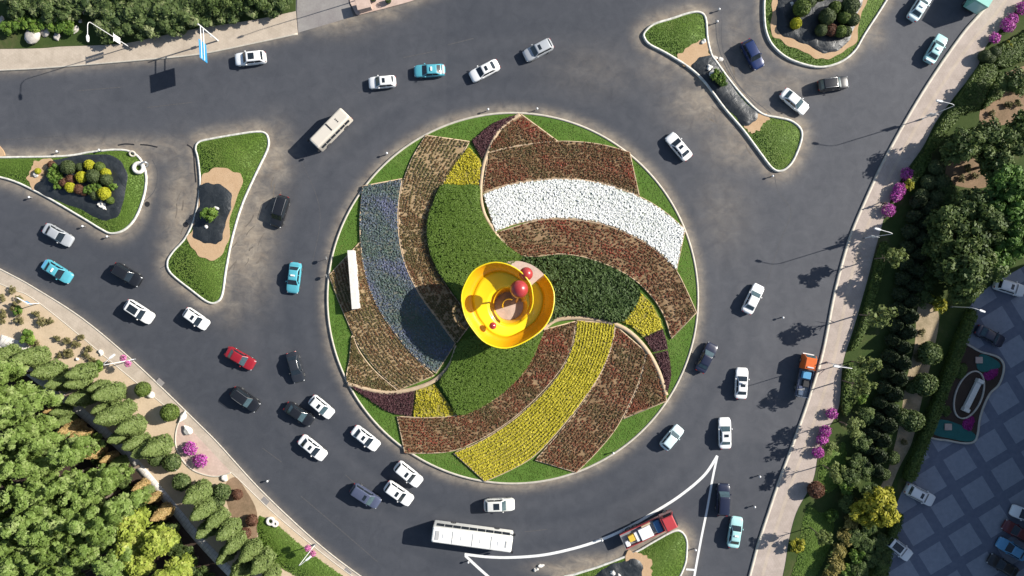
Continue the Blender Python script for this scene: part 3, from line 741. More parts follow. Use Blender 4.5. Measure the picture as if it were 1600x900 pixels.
st(slab('sand_patch', smooth(PP([(-60, 205), (-20, 214), (-2, 226), (8, 240), (0, 245), (-60, 248)]), True, 5), -.05, .17, MT['orange_sand']))
# ------------------------------------------------------------------ traffic islands
def ragged(p, a=.25):
    n = len(p); t = np.arange(n) / n * 2 * np.pi
    w = sum(np.sin(t * k + ph) for k, ph in zip((3, 4, 6, 9, 14), rng.uniform(0, 6.28, 5))) / 2.6
    return p + normals2(p, True) * (a * w)[:, None]
def island(i, soil, nets):
    p = ISLW[i]
    st(slab('island_lawn', p, -0.05, 0.16, MT['lawn']))
    inner = p + normals2(p, True) * 0.34
    tag(mound('grass', inner, 0.16, 0.09, MT['leaves_grass'], 0.09, 75, sides=False, edge=0.1, jitter=0.13, heart=0.4, tv=0.1), kind='stuff')
    h = (0.24, 0.22, 0.34, 0.34, 0.22)[i]
    st(band('kerb', p + normals2(p, True) * -0.02, 0.29, -0.04, h, MT['kerb'], closed=True))
    for s in soil: st(slab('sand_patch', ragged(smooth(PP(s), True, 12)), 0.0, 0.285, MT['orange_sand']))
    for s in nets:
        q = ragged(ccw(smooth(PP(s), True, 10)), .15); A = abs(area(q))
        # draped sheet: a triangulated, rumpled surface
        me = bpy.data.meshes.new('shade_net'); bm = bmesh.new()
        pts = np.vstack([q, scatter_poly(q, int(A * 3), rng)])
        vs = [bm.verts.new((x, y, 0)) for x, y in q]; bm.faces.new(vs); bm.normal_update()
        bmesh.ops.triangulate(bm, faces=bm.faces[:])
        for _ in range(4):
            es = [e for e in bm.edges if e.calc_length() > 0.8]
            if not es: break
            bmesh.ops.subdivide_edges(bm, edges=es, cuts=1); bmesh.ops.triangulate(bm, faces=[f for f in bm.faces if len(f.verts) > 3])
        co = np.array([(v.co.x, v.co.y) for v in bm.verts]); d = dist_line(co, q, True)
        zz = 0.30 + np.minimum(d, 1.0) * 0.25 * (0.4 + wob(co, 1.6)) + 0.04 * wob(co, 5.0) * np.minimum(d, 0.5) * 2
        for v, z in zip(bm.verts, zz): v.co.z = z
        for v in [v for v in bm.verts if v.is_boundary]: v.co.z = 0.25
        for f in bm.faces: f.smooth = True
        bmesh.ops.recalc_face_normals(bm, faces=bm.faces)
        bm.to_mesh(me); bm.free(); me.materials.append(MT['net'])
        st(link(bpy.data.objects.new('shade_net', me)))
island(0, [[(50, 262), (62, 252), (85, 249), (90, 260), (75, 275), (66, 285), (52, 295), (46, 278)]],
       [[(52, 292), (66, 279), (75, 262), (88, 250), (140, 243), (175, 242), (192, 256), (200, 275), (196, 310), (186, 335), (168, 345), (150, 340), (120, 325), (85, 312), (62, 298)]])
island(1, [[(316, 280), (330, 266), (355, 264), (374, 272), (379, 285), (366, 330), (356, 375), (345, 400), (325, 406), (306, 396), (297, 378), (301, 360), (310, 330)]],
       [[(313, 292), (332, 286), (352, 291), (363, 303), (360, 330), (352, 365), (343, 381), (320, 380), (301, 368), (305, 345), (311, 315)]])
island(2, [[(1058, 92), (1072, 76), (1097, 64), (1108, 80), (1118, 96), (1100, 104), (1078, 106)], [(1163, 192), (1185, 178), (1198, 180), (1196, 192), (1182, 204), (1170, 208)]],
       [[(1078, 104), (1088, 93), (1108, 86), (1118, 96), (1138, 128), (1162, 157), (1184, 178), (1178, 190), (1164, 198), (1150, 188), (1126, 160), (1100, 128), (1084, 112)]])
island(3, [[(1206, -60), (1205, -10), (1204, 20), (1205, 52), (1220, 66), (1248, 78), (1270, 90), (1290, 93), (1315, 85), (1334, 64), (1342, 30), (1356, 0), (1380, -60)]],
       [[(1215, -60), (1213, -10), (1211, 20), (1213, 48), (1235, 63), (1262, 72), (1283, 84), (1305, 82), (1328, 62), (1337, 28), (1350, -4), (1370, -60)]])
island(4, [[(975, 872), (990, 862), (1008, 866), (1017, 880), (1018, 898), (1008, 920), (980, 925)]],
       [[(930, 945), (924, 905), (940, 890), (970, 877), (990, 870), (1000, 876), (1005, 890), (1000, 925), (970, 945)]])

# ------------------------------------------------------------------ the round garden
st(slab('garden_lawn', RING, -0.05, 0.18, MT['lawn']))
st(band('kerb', RING, 0.30, -0.04, 0.26, MT['stone_kerb'], closed=True))
def ring_grass():
    r = rng; n = 34000
    a = r.uniform(0, 2 * np.pi, n); rad = r.uniform(20, IR - 0.5, n)
    q = np.c_[IC[0] + rad * np.cos(a), IC[1] + rad * np.sin(a)]
    V, F = leaf_quads(np.c_[q, np.full(n, 0.23)], np.tile([0, 0, 1.0], (n, 1)), 0.09, 0.13)
    T = np.clip(0.7 * wob(q, 0.7) + r.normal(0.05, 0.1, n), 0, 1)
    tag(mesh_np('grass', V, F, MT['leaves_grass'], None, T), kind='stuff')
ring_grass()

BEDS_G = 'flower beds of the round garden'
def bed(name, label, A, B, h, leaf_mat, soil='bed_soil', row=0.5, step=0.24, size=0.125, nl=7, ph=0.16, gap=0.25, jit=0.06, bias=0.5, cat='flower bed', edge=True, lj=0.45, along=True, patch=0.6, z0=0.1, keep=None):
    """a bed between two long curves A and B (plan points); plants stand in rows that follow them"""
    n = 48
    a = resample(smooth(PP(A), n=10), n); b = resample(smooth(PP(B), n=10), n)
    root = thing(name, label, cat, group=BEDS_G)
    out = ccw(np.vstack([a, b[::-1]]))
    keepi = [0]
    for i in range(1, len(out)):
        if np.linalg.norm(out[i] - out[keepi[-1]]) > 0.03: keepi.append(i)
    out = out[keepi]
    if np.linalg.norm(out[0] - out[-1]) < 0.03: out = out[:-1]
    m = 12; t = np.linspace(0, 1, m)[None, :, None]
    grid = a[:, None] * (1 - t) + b[:, None] * t
    gv = np.c_[grid.reshape(-1, 2), np.full(n * m, h)]
    i = (np.arange(n - 1)[:, None] * m + np.arange(m - 1)[None]).ravel()
    F = [np.stack([i, i + 1, i + m + 1, i + m], 1)]
    k = len(out); V2 = np.concatenate([np.c_[out, np.full(k, z0)], np.c_[out, np.full(k, h)]]); o = n * m; ii = np.arange(k)
    F.append(np.stack([ii, (ii + 1) % k, k + (ii + 1) % k, k + ii], 1) + o)
    V = np.concatenate([gv, V2])
    so = mesh_np('soil', V, F, MT[soil], root)
    bm = bmesh.new(); bm.from_mesh(so.data); bmesh.ops.recalc_face_normals(bm, faces=bm.faces); bm.to_mesh(so.data); bm.free()
    if edge: band('edging', out, 0.15, z0, h + 0.05, MT['edging'], root, closed=True, center=True)
    # plants
    w = np.linalg.norm(a - b, axis=1)
    pts = []
    if along:
        nr = max(int(w.max() / row), 1)
        for v in (np.arange(nr) + 0.5) / nr:
            c = a * (1 - v) + b * v; L = plen(c); c = resample(c, max(int(L / step), 2))
            pts.append(c)
    else:
        L = max(plen(a), plen(b)); nr = max(int(L / row), 1)
        ra, rb = resample(a, nr), resample(b, nr)
        for p, q in zip(ra, rb):
            c = np.linspace(p, q, max(int(np.linalg.norm(q - p) / step), 2)); pts.append(c)
    q = np.concatenate(pts); q = q + rng.normal(size=q.shape) * jit
    pv = wob(q, 0.9)
    q = q[rng.random(len(q)) > gap * (0.3 + 1.4 * (wob(q + 31.7, 1.5) > 0.58))]
    d = dist_line(q, out, True); q = q[(d > 0.12) & inside(out, q)]
    pv = 0.5 * wob(q, 0.55) + 0.5 * wob(q + 17.3, 1.4)
    hgt = ph * (0.7 + 0.6 * rng.random(len(q)))
    C = np.repeat(np.c_[q, np.full(len(q), h)], nl, 0); H = np.repeat(hgt, nl)
    C = C + np.c_[rng.normal(size=(len(C), 2)) * size * 0.55, H * (0.3 + 0.7 * rng.random(len(C)))]
    Nn = np.tile([0, 0, 1.0], (len(C), 1))
    V, F = leaf_quads(C, Nn, size, lj, 0.6)
    T = np.clip(bias + patch * (np.repeat(pv, nl) - 0.5) + rng.normal(0, 0.17, len(F)), 0, 1)
    tag(mesh_np('flowers', V, F, MT['leaves_' + leaf_mat], root, T), kind='stuff')
    return root
def rb(label, A, B, h=0.36, mat='bed_red', **k):
    if mat == 'bed_red':
        k.setdefault('soil', 'red_soil'); k['row'] = min(k.get('row', .45), .45); k.setdefault('size', .12); k.setdefault('nl', 10); k['gap'] = k.get('gap', .2) * .8
    return bed('flower_bed', label, A, B, h, mat, **k)
# upper right arm
rb('small triangular rust red flower bed at the top point of the garden', [(764, 236), (778, 208), (798, 190), (815, 180)], [(764, 238), (800, 230), (835, 225), (872, 222)], 0.40, step=0.28, row=0.45, gap=0.15)
rb('wide rust red flower bed directly above the white flower band', [(763, 240), (800, 231), (850, 223), (895, 222), (940, 227), (983, 239)], [(754, 302), (800, 287), (868, 279), (930, 284), (968, 294), (998, 306)], 0.42, step=0.26, row=0.42, gap=0.12)
rb('long curved band of white flowers', [(755, 304), (800, 289), (868, 281), (932, 286), (998, 308), (1038, 332), (1069, 359)], [(774, 362), (800, 352), (835, 344), (880, 341), (940, 349), (992, 370), (1030, 395), (1056, 423)], 0.45, 'bed_white', soil='white_base', row=0.30, step=0.24, size=0.115, nl=15, lj=0.3, gap=0.03, bias=0.62, patch=0.3)
rb('curved rust red flower bed between the white band and the dark green hedge', [(776, 364), (835, 346), (880, 343), (940, 351), (992, 372), (1030, 397), (1057, 425), (1087, 488)], [(804, 398), (835, 401), (880, 397), (930, 407), (980, 430), (1014, 459), (1036, 492), (1048, 529)], 0.42, row=0.45, step=0.3, gap=0.30)
bed('yellow_flower_bed', 'small yellow flower patch at the right end of the dark green hedge', [(1000, 457), (1018, 476), (1030, 498), (1035, 513)], [(971, 503), (984, 508), (995, 517), (1004, 526)], 0.44, 'bed_yellow', soil='yellow_base', nl=9, row=0.35, step=0.26, gap=0.12, bias=0.6, edge=False)
bed('purple_bed', 'dark purple foliage patch below the small yellow patch on the right', [(1035, 514), (1040, 530), (1043, 545)], [(1005, 527), (1013, 538), (1020, 550)], 0.38, 'bed_purple', 'dark_soil', row=0.25, step=0.2, gap=0.03, edge=False)
bed('purple_bed', 'narrow pointed dark purple foliage patch at the far right edge of the garden', [(1043, 547), (1048, 580), (1045, 600), (1041, 616)], [(1021, 552), (1030, 572), (1036, 595), (1040, 617)], 0.38, 'bed_purple', 'dark_soil', row=0.25, step=0.2, gap=0.03, edge=False)
# lower arm
rb('small triangular rust red bed at the lower right edge of the garden', [(1013, 552), (1026, 580), (1037, 608), (1040, 626)], [(1010, 552), (1002, 585), (990, 618), (973, 654)], 0.38, gap=0.2)
rb('rust red flower bed on the right of the yellow stripe', [(961, 508), (958, 530), (945, 570), (916, 620), (880, 668), (836, 718)], [(1009, 550), (1000, 586), (985, 624), (962, 668), (932, 705), (900, 737)], 0.38, 'bed_red', gap=0.25)
bed('yellow_flower_bed', 'long curved yellow flower stripe running to the bottom edge of the garden', [(901, 500), (897, 530), (886, 562), (866, 594), (832, 630), (790, 664), (748, 690), (709, 707)], [(960, 506), (956, 535), (940, 578), (912, 622), (876, 668), (836, 710), (800, 732), (758, 751)], 0.40, 'bed_yellow', soil='yellow_base', row=0.50, step=0.2, size=0.115, nl=12, gap=0.04, jit=0.03, lj=0.35, bias=0.62, patch=0.35)
rb('long curved rust red flower bed below the lower green lobe', [(852, 514), (840, 540), (828, 566), (808, 592), (782, 616), (750, 636), (715, 648), (670, 652), (621, 650)], [(899, 502), (894, 534), (883, 564), (862, 594), (828, 630), (786, 664), (745, 688), (700, 705), (633, 707)], 0.36, 'bed_red', row=0.48, gap=0.28)
bed('yellow_flower_bed', 'small yellow flower patch at the lower left beside the green lobe', [(651, 609), (664, 605), (680, 600)], [(646, 650), (680, 651), (714, 648)], 0.40, 'bed_yellow', soil='yellow_base', nl=9, row=0.35, step=0.26, gap=0.25, bias=0.52, edge=False)
bed('purple_bed', 'dark purple foliage patch at the lower left edge of the garden', [(548, 600), (570, 608), (600, 613), (649, 610)], [(550, 603), (580, 625), (610, 644), (644, 650)], 0.36, 'bed_purple', 'dark_soil', row=0.25, step=0.2, gap=0.03, edge=False)
# left arm
rb('small brown triangular flower bed at the lower left corner', [(552, 524), (562, 548), (585, 578), (621, 609)], [(550, 526), (547, 560), (544, 597), (580, 607), (620, 611)], 0.36, 'bed_brown', gap=0.15, row=0.42)
rb('brown flower bed with straight rows behind the white wall', [(564, 378), (567, 410), (577, 445), (592, 482), (620, 525), (650, 560), (679, 586)], [(515, 430), (530, 470), (545, 505), (553, 524), (568, 550), (592, 580), (624, 609)], 0.34, 'bed_brown', row=0.62, step=0.2, gap=0.10, jit=0.03)
rb('long curved band of dusty blue flowers', [(568, 291), (564, 330), (564, 376), (572, 430), (591, 480), (621, 524), (651, 559), (682, 583)], [(629, 280), (624, 310), (622, 345), (626, 385), (636, 420), (656, 460), (681, 495), (712, 536)], 0.42, 'bed_blue', soil='blue_base', row=0.40, step=0.24, gap=0.06, size=0.125, nl=9, patch=0.9)
rb('curved brown flower bed between the blue band and the left green lobe', [(666, 212), (646, 245), (632, 280), (626, 310), (624, 345), (628, 385), (638, 420), (658, 460), (683, 495), (714, 535)], [(734, 222), (714, 255), (690, 291), (676, 325), (669, 352), (673, 392), (688, 430), (712, 466), (740, 500)], 0.36, 'bed_brown', row=0.55, step=0.2, gap=0.28, jit=0.035)
bed('yellow_flower_bed', 'small yellow flower patch at the upper tip of the left green lobe', [(733, 231), (744, 243), (752, 256), (749, 290)], [(731, 232), (712, 256), (700, 275), (691, 291)], 0.42, 'bed_yellow', soil='yellow_base', nl=9, row=0.35, step=0.26, gap=0.22, bias=0.52, edge=False)
bed('purple_bed', 'dark purple foliage patch at the top edge of the garden', [(737, 221), (765, 197), (785, 187), (806, 181)], [(753, 250), (762, 233), (779, 206), (808, 182)], 0.38, 'bed_purple', 'dark_soil', row=0.25, step=0.2, gap=0.03, edge=False)

def lobe(name, label, pts, h, mat, cat, leaf=0.2, dens=40, lump=0.1):
    root = thing(name, label, cat, group='green lobes round the sculpture')
    p = ccw(smooth(PP(pts), True, 8))
    mound('foliage', p, 0.15, h, MT['leaves_' + mat], leaf, dens, root, lump=lump, edge=0.35, jitter=0.2 if mat == 'bed_turf' else 0.5, heart=0.35, tv=0.09 if mat == 'bed_turf' else 0.2)
    return root
lobe('ground_cover', 'mown green lobe at the upper left of the sculpture', [(691, 291), (720, 291), (749, 292), (751, 325), (768, 358), (792, 384), (815, 402), (800, 415), (770, 430), (745, 470), (728, 480), (706, 452), (686, 425), (672, 392), (668, 352), (676, 322)], 1.05, 'bed_turf', 'ground cover', 0.12, 75, 0.05)
lobe('ground_cover', 'mown green lobe below the sculpture', [(718, 535), (750, 522), (800, 525), (846, 514), (840, 540), (828, 566), (808, 592), (782, 616), (750, 636), (716, 647), (702, 622), (688, 596), (702, 572)], 1.0, 'bed_turf', 'ground cover', 0.12, 75, 0.05)
lobe('hedge_bed', 'dark green shrubby hedge lobe at the right of the sculpture', [(806, 400), (835, 403), (880, 399), (930, 409), (978, 431), (999, 456), (990, 480), (970, 502), (930, 496), (900, 492), (872, 495), (852, 505), (845, 480), (850, 445), (835, 420)], 1.0, 'bed_hedge', 'hedge', 0.24, 30, 0.3)
# pale stems of the three arms and the paving under the sculpture
for pts, w in (([(812, 180), (795, 191), (778, 207), (764, 234), (755, 262), (751, 300), (756, 332), (770, 358), (786, 382), (806, 400)], 0.55), ([(848, 514), (868, 500), (898, 496), (930, 499), (962, 507), (986, 521), (1010, 547), (1028, 580), (1040, 617)], 0.65), ([(714, 540), (704, 568), (682, 592), (650, 606), (610, 613), (575, 608), (544, 599)], 0.6)):
    st(band('bed_border', smooth(PP(pts), n=8), w, 0.05, 0.50, MT['edging'], center=True))
SX, SY = P(795, 477)
a_ = np.linspace(0, 2 * np.pi, 60, endpoint=False)
st(slab('sculpture_terrace', np.c_[SX + 0.9 + 6.1 * np.cos(a_), SY + 0.6 + 6.3 * np.sin(a_)], 0.0, 1.16, MT['pink_pave']))
# ------------------------------------------------------------------ the sculpture
def sculpture():
    root = thing('spiral_sculpture', 'yellow spiral sculpture with red balls in the middle of the round garden', 'sculpture', SX, SY, 1.15)
    C = np.array([795.0, 477.0])
    rim = np.array([(848, 430), (858, 444), (863, 462), (859, 488), (845, 511), (818, 530), (788.5, 539), (760, 530), (741, 509), (730.6, 490), (726, 464), (732, 443), (746, 423), (771, 413), (794, 416), (813, 427), (826, 443), (830, 459), (830, 475), (824, 490)])
    d = (rim - C) / 10 * [1, -1]
    s = resample(smooth(d, n=8), 120)
    n = len(s); t = np.linspace(0, 1, n)
    zo = 2.9 + 3.3 * np.clip(t * 1.25, 0, 1) ** 0.8
    zo -= 1.2 * np.clip((t - 0.88) / 0.12, 0, 1)
    ro = np.linalg.norm(s, axis=1); u = s / ro[:, None]
    rows = []
    # the wall flares from a nearly level inner ledge up to the rim
    endn = np.clip((1 - t) / 0.3, 0, 1)
    rmid = np.maximum(ro - 1.5, 2.9) * endn + (ro - 0.35) * (1 - endn)
    rin = np.minimum(3.05 - 0.25 * t, rmid - 0.05)
    for f in np.linspace(0, 1, 7):
        k = f ** 1.5
        rows.append((ro * (1 - k) + rmid * k, zo - 2.3 * (1 - (1 - f) ** 1.25) * (0.4 + 0.6 * endn)))
    for f in np.linspace(0.2, 1, 5):
        rows.append((rmid * (1 - f) + rin * f, zo - 2.3 * (0.4 + 0.6 * endn) - 0.25 * f))
    def sheet(name, rr_, mat):
        V = np.concatenate([np.c_[u * r[:, None], z] for r, z in rr_]); m = len(rr_)
        i = np.arange(n - 1); F = np.concatenate([np.stack([k * n + i, k * n + i + 1, (k + 1) * n + i + 1, (k + 1) * n + i], 1) for k in range(m - 1)])
        o = mesh_np(name, V, F, MT[mat], root, smooth_=True)
        md = o.modifiers.new('plate', 'SOLIDIFY'); md.thickness = 0.10; md.offset = 0
    sheet('outer_ribbon', rows[:7], 'orange_steel')
    led = [(rmid - 0.02, rows[6][1] - 0.01)] + rows[7:]
    sheet('inner_ledge', led, 'lemon_steel')
    g = Geo(); g.tube([tuple(np.append(u[k] * ro[k], zo[k])) for k in range(0, n, 2)], 0.10, 8)
    g.build('rim_tube', MT['lemon_steel'], root, True)
    # inner cup and the small curl inside it
    def ribbon(name, a0, a1, r0, r1, zt0, zt1, zb, rb=0.8, th=0.1):
        k = 60; a = np.radians(np.linspace(a0, a1, k)); r = np.linspace(r0, r1, k); zt = np.linspace(zt0, zt1, k)
        V = np.concatenate([np.c_[r * f * np.cos(a), r * f * np.sin(a), zt * (1 - e) + zb * e] for f, e in ((1, 0), (1 - (1 - rb) * .4, .3), (1 - (1 - rb) * .8, .7), (rb, 1))])
        i = np.arange(k - 1); F = np.concatenate([np.stack([j * k + i, j * k + i + 1, (j + 1) * k + i + 1, (j + 1) * k + i], 1) for j in range(3)])
        o = mesh_np(name, V, F, MT['yellow_steel'], root, smooth_=True)
        m_ = o.modifiers.new('plate', 'SOLIDIFY'); m_.thickness = th; m_.offset = 0
    ribbon('inner_ribbon', 20, -345, 3.12, 2.85, 1.1, 3.75, 0.0, 0.74)
    ribbon('inner_curl', 200, 60, 0.9, 1.1, 3.2, 4.4, 0.0, 0.85)
    g = Geo(); g.tube([(1.2, 0.6, -0.05), (1.5, 1.5, 4.0), (1.7, 2.2, 7.0)], [0.2, 0.16, 0.12], 10); g.build('mast', MT['yellow_steel'], root, True)
    for x, y, r, z in ((822, 428, 1.0, 5.4), (811, 452, 1.30, 7.9), (770, 509, 0.55, 4.0)):
        f = 1 - (z + 1.15) / CAM_H
        bx, by = P(x, y)
        Geo().ball((bx * f - SX, by * f - SY, z), r, 28, 16).build('ball', MT['red_ball'], root, True)
    for a in (100, 180, 260):
        a = math.radians(a); g = Geo(); g.tube([(2.3 * math.cos(a), 2.3 * math.sin(a), -0.05), (3.4 * math.cos(a), 3.4 * math.sin(a), 1.2), (4.2 * math.cos(a), 4.2 * math.sin(a), 2.0)], [0.14, 0.12, 0.1], 8)
        g.build('strut', MT['yellow_steel'], root, True)
sculpture()
def monument_wall():
    a = np.array(G(551, 392, 1.2)); b = np.array(G(558, 482, 1.2)); c = (a + b) / 2; L = np.linalg.norm(b - a)
    ang = math.atan2(b[1] - a[1], b[0] - a[0])
    root = thing('monument_wall', 'long white stone wall standing in the brown flower bed at the left', 'wall', c[0] - 0.15, c[1], 0.3, ang)
    Geo().box(-L / 2, L / 2, -0.42, 0.42, -0.2, 1.62, 0.03).build('wall_body', MT['white_stone'], root)
    Geo().box(-L / 2 - 0.06, L / 2 + 0.06, -0.48, 0.48, 1.62, 1.74, 0.03).build('coping', MT['white_stone'], root)
    Geo().box(-L / 2 - 0.1, L / 2 + 0.1, -0.55, 0.55, -0.2, 0.12, 0.02).build('plinth', MT['stone_kerb'], root)
monument_wall()

# ------------------------------------------------------------------ cars
TYPES = {  # length, width, height, belt, hood z at nose, hood z at screen, trunk z, base rear, base front, roof rear, roof front, roof half width ratio
    'sedan': (4.85, 1.92, 1.46, 0.93, 0.70, 0.93, 0.98, -1.95, 1.20, -1.10, 0.28, 0.70),
    'hatch': (4.25, 1.84, 1.52, 0.95, 0.74, 0.95, 0.98, -1.98, 1.05, -1.50, 0.22, 0.74),
    'suv': (4.80, 1.98, 1.70, 1.06, 0.86, 1.06, 1.06, -2.25, 1.10, -1.80, 0.35, 0.76),
    'mpv': (5.00, 1.96, 1.76, 1.04, 0.80, 1.05, 1.05, -2.38, 1.45, -2.05, 0.60, 0.80),
}
PROTO = {}
def make_car(typ, color, sunroof=None, rails=False, taxi=False, tail=None, glass='glass'):
    L, W, H, belt, hz0, hz1, tz, b0, b1, r0, r1, rw = TYPES[typ]
    hl = L / 2
    root = bpy.data.objects.new('car', None); COL.objects.link(root)
    paint = MT['car_' + color]
    def hw(x):
        t = abs(x) / hl
        e = 0.70
        k = 1.0 if t < e else 1 - 0.30 * ((t - e) / (1 - e)) ** 2.4
        return W / 2 * k
    def top(x):
        if x > b1: f = (x - b1) / (hl - b1); return hz1 - (hz1 - hz0) * f ** 1.5
        if x < b0: f = (b0 - x) / (hl + b0 + 1e-6); return tz - 0.10 * f ** 2
        return belt + (hz1 - belt) * max((x - (b1 - 0.5)) / 0.5, 0)
    xs = [-hl, -hl + .04, -hl + .14, -hl + .35, -hl + .7, -hl * .5, 0, hl * .5, hl - .8, hl - .45, hl - .2, hl - .07, hl]
    rings = []
    for x in xs:
        w = hw(x); z = top(x)
        if abs(x) > hl - 0.01: w *= 0.93; lo = 0.40; z = z - 0.16
        elif abs(x) > hl - 0.1: lo = 0.30; z = z - 0.06
        else: lo = 0.22
        rings.append([(x, s * w * a, lo + (z - lo) * b) for s, a, b in
                      ((-1, .80, 0), (-1, .97, .12), (-1, 1.0, .45), (-1, .985, .80), (-1, .93, .95), (-1, .82, 1.0), (-1, .4, 1.035), (1, .4, 1.035), (1, .82, 1.0), (1, .93, .95), (1, .985, .80), (1, 1.0, .45), (1, .97, .12), (1, .80, 0))])
    Geo().loft(rings).build('body', paint, root, True, 35)
    # cabin: pillars and roof in body colour, rounded; the panes sit proud of it
    wb = W / 2 * 0.90; wr = W / 2 * rw
    zb = belt - 0.06
    bm = bmesh.new()
    cs = [(b0, -wb, zb), (b1, -wb, zb), (b1, wb, zb), (b0, wb, zb), (r0, -wr, H), (r1, -wr, H), (r1, wr, H), (r0, wr, H)]
    vs = [bm.verts.new(c) for c in cs]
    for f in ((3, 2, 1, 0), (4, 5, 6, 7), (0, 1, 5, 4), (1, 2, 6, 5), (2, 3, 7, 6), (3, 0, 4, 7)): bm.faces.new([vs[i] for i in f])
    bm.normal_update()
    es = [e for e in bm.edges if max(v.co.z for v in e.verts) > H - 0.01]
    bmesh.ops.bevel(bm, geom=es, offset=0.13, segments=3, affect='EDGES', profile=0.5)
    for f in bm.faces: f.smooth = True
    for e in bm.edges: e.smooth = e.calc_face_angle(0) < 0.6
    me = bpy.data.meshes.new('cabin'); bm.to_mesh(me); bm.free(); me.materials.append(paint)
    link(bpy.data.objects.new('cabin', me), root)
    c = [Vector(p) for p in cs]
    def pane(name, q, u0, u1, v0, v1, mat, off=0.014):
        a, b, cc, d = q
        def at(u, v): return (a * (1 - u) + b * u) * (1 - v) + (d * (1 - u) + cc * u) * v
        nrm = (b - a).cross(d - a).normalized() * off
        nu, nv = 6, 3
        V = [at(u0 + (u1 - u0) * i / nu, v0 + (v1 - v0) * j / nv) + nrm * (1 + 1.2 * math.sin(math.pi * i / nu)) for j in range(nv + 1) for i in range(nu + 1)]
        F = [(j * (nu + 1) + i, j * (nu + 1) + i + 1, (j + 1) * (nu + 1) + i + 1, (j + 1) * (nu + 1) + i) for j in range(nv) for i in range(nu)]
        Geo().add(V, F).build(name, mat, root, True)
    gl = MT[glass]
    pane('windscreen', (c[1], c[2], c[6], c[5]), 0.05, 0.95, 0.10, 0.90, gl)
    pane('rear_window', (c[3], c[0], c[4], c[7]), 0.08, 0.92, 0.30 if typ == 'sedan' else 0.38, 0.90, gl)
    for q in ((c[0], c[1], c[5], c[4]), (c[2], c[3], c[7], c[6])):
        rear = q[0] is c[0]
        a, b = (0.08, 0.92)
        mid = 0.47 if rear else 0.53
        pane('side_window', q, a, mid - 0.012, 0.16, 0.84, MT['glass']); pane('side_window', q, mid + 0.012, b, 0.16, 0.84, MT['glass'])
    if sunroof:
        if sunroof == 'pano': x0, x1, w = r0 + 0.35, r1 - 0.22, wr * 0.74
        elif sunroof == 'big': x0, x1, w = r1 - 1.25, r1 - 0.30, wr * 0.66
        else: x0, x1, w = r1 - 0.78, r1 - 0.32, wr * 0.55
        Geo().box(x0, x1, -w, w, H - 0.02, H + 0.014, 0.012).build('sunroof', MT['glass'], root)
    if rails:
        for s in (-1, 1):
            Geo().tube([(r0 + .15, s * (wr - .07), H), (r0 + .3, s * (wr - .06), H + .06), (r1 - .25, s * (wr - .06), H + .06), (r1 - .1, s * (wr - .07), H)], 0.025, 6).build('roof_rail', MT['alloy'], root, True)
    if taxi:
        Geo().box(r1 - 0.75, r1 - 0.5, -0.32, 0.32, H, H + 0.15, 0.04).build('roof_sign', MT['car_bus_white'], root)
    if tail:
        Geo().box(-hl + 0.10, b0 - 0.02, -W / 2 * .72, W / 2 * .72, tz + 0.02, tz + 0.045, 0.01).build('boot_lid', MT['car_' + tail], root)
    for s in (-1, 1):
        y = s * hw(hl - .2)
        Geo().box(hl - .36, hl - .06, min(y * .58, y * .99), max(y * .58, y * .99), hz0 - .20, hz0 - .045, 0.03).build('headlight', MT['lamp_glass'], root)
        y = s * hw(-hl + .1)
        Geo().box(-hl - .01, -hl + .12, min(y * .62, y * .98), max(y * .62, y * .98), tz - .30, tz - .12, 0.02).build('tail_light', MT['tail_red'], root)
        y = s * (W / 2)
        Geo().box(b1 - .62, b1 - .42, min(y * .97, y * 1.14), max(y * .97, y * 1.14), belt - .02, belt + .13, 0.035).build('wing_mirror', paint, root)
        Geo().box(b1 - 1.42, b1 - 1.22, min(y * .99, y * 1.012), max(y * .99, y * 1.012), belt - .18, belt - .14).build('door_handle', MT['alloy'], root)
        for x in (hl * .60, -hl * .58):
            o = Geo(); o.loft([[(x + rr * math.cos(a), s * yy, 0.33 + rr * math.sin(a)) for a in np.linspace(0, 2 * math.pi, 18, endpoint=False)] for rr, yy in ((.30, W / 2 - .24), (.33, W / 2 - .22), (.33, W / 2 - .01), (.29, W / 2 + .012))])
            wh = o.build('wheel', MT['tyre'], root, True)
            Geo().loft([[(x + rr * math.cos(a), s * yy, 0.33 + rr * math.sin(a)) for a in np.linspace(0, 2 * math.pi, 14, endpoint=False)] for rr, yy in ((.21, W / 2 + .0), (.20, W / 2 + .022), (.06, W / 2 + .006))]).build('rim', MT['alloy'], wh, True)
    Geo().box(hl - .10, hl - .005, -.36, .36, 0.36, 0.52, 0.02).build('grille', MT['black_plastic'], root)
    return root
def car(x, y, head, typ, color, label, cat='car', group='cars driving round the roundabout', **k):
    key = (typ, color, tuple(sorted(k.items())))
    if key not in PROTO: PROTO[key] = make_car(typ, color, **k); o = PROTO[key]
    else: o = copy_tree(PROTO[key])
    if k.get('taxi'): o.name = 'taxi'
    gx, gy = G(x, y, 0.8)
    o.location = (gx, gy, 0.006 if group.startswith('cars d') else 0.125); o.rotation_euler = (0, 0, math.radians(head))
    return tag(o, label, cat, group)
PK = 'cars parked on the plaza'
car(391, 91, 186, 'suv', 'white', 'white car with a large sunroof driving beside the blue road sign', sunroof='big')
car(597, 128, 185, 'hatch', 'white', 'white car with a small sunroof just left of the blue taxi, top road', sunroof='small')
car(671, 110, 183, 'sedan', 'teal', 'blue taxi driving between two white cars on the top road', 'taxi', taxi=True, tail='pearl')
car(757, 110, 207, 'sedan', 'white', 'white car with a dark sunroof just right of the blue taxi, top road', sunroof='small')
car(841, 78, 207, 'suv', 'silver', 'silver white car at the right end of the row on the top road', sunroof='small')
car(1176, 85, -62, 'suv', 'blue', 'dark blue car driving between the two upper right traffic islands')
car(1242, 158, -40, 'sedan', 'white', 'white car without sunroof beside the tip of the upper right island', glass='glass_light')
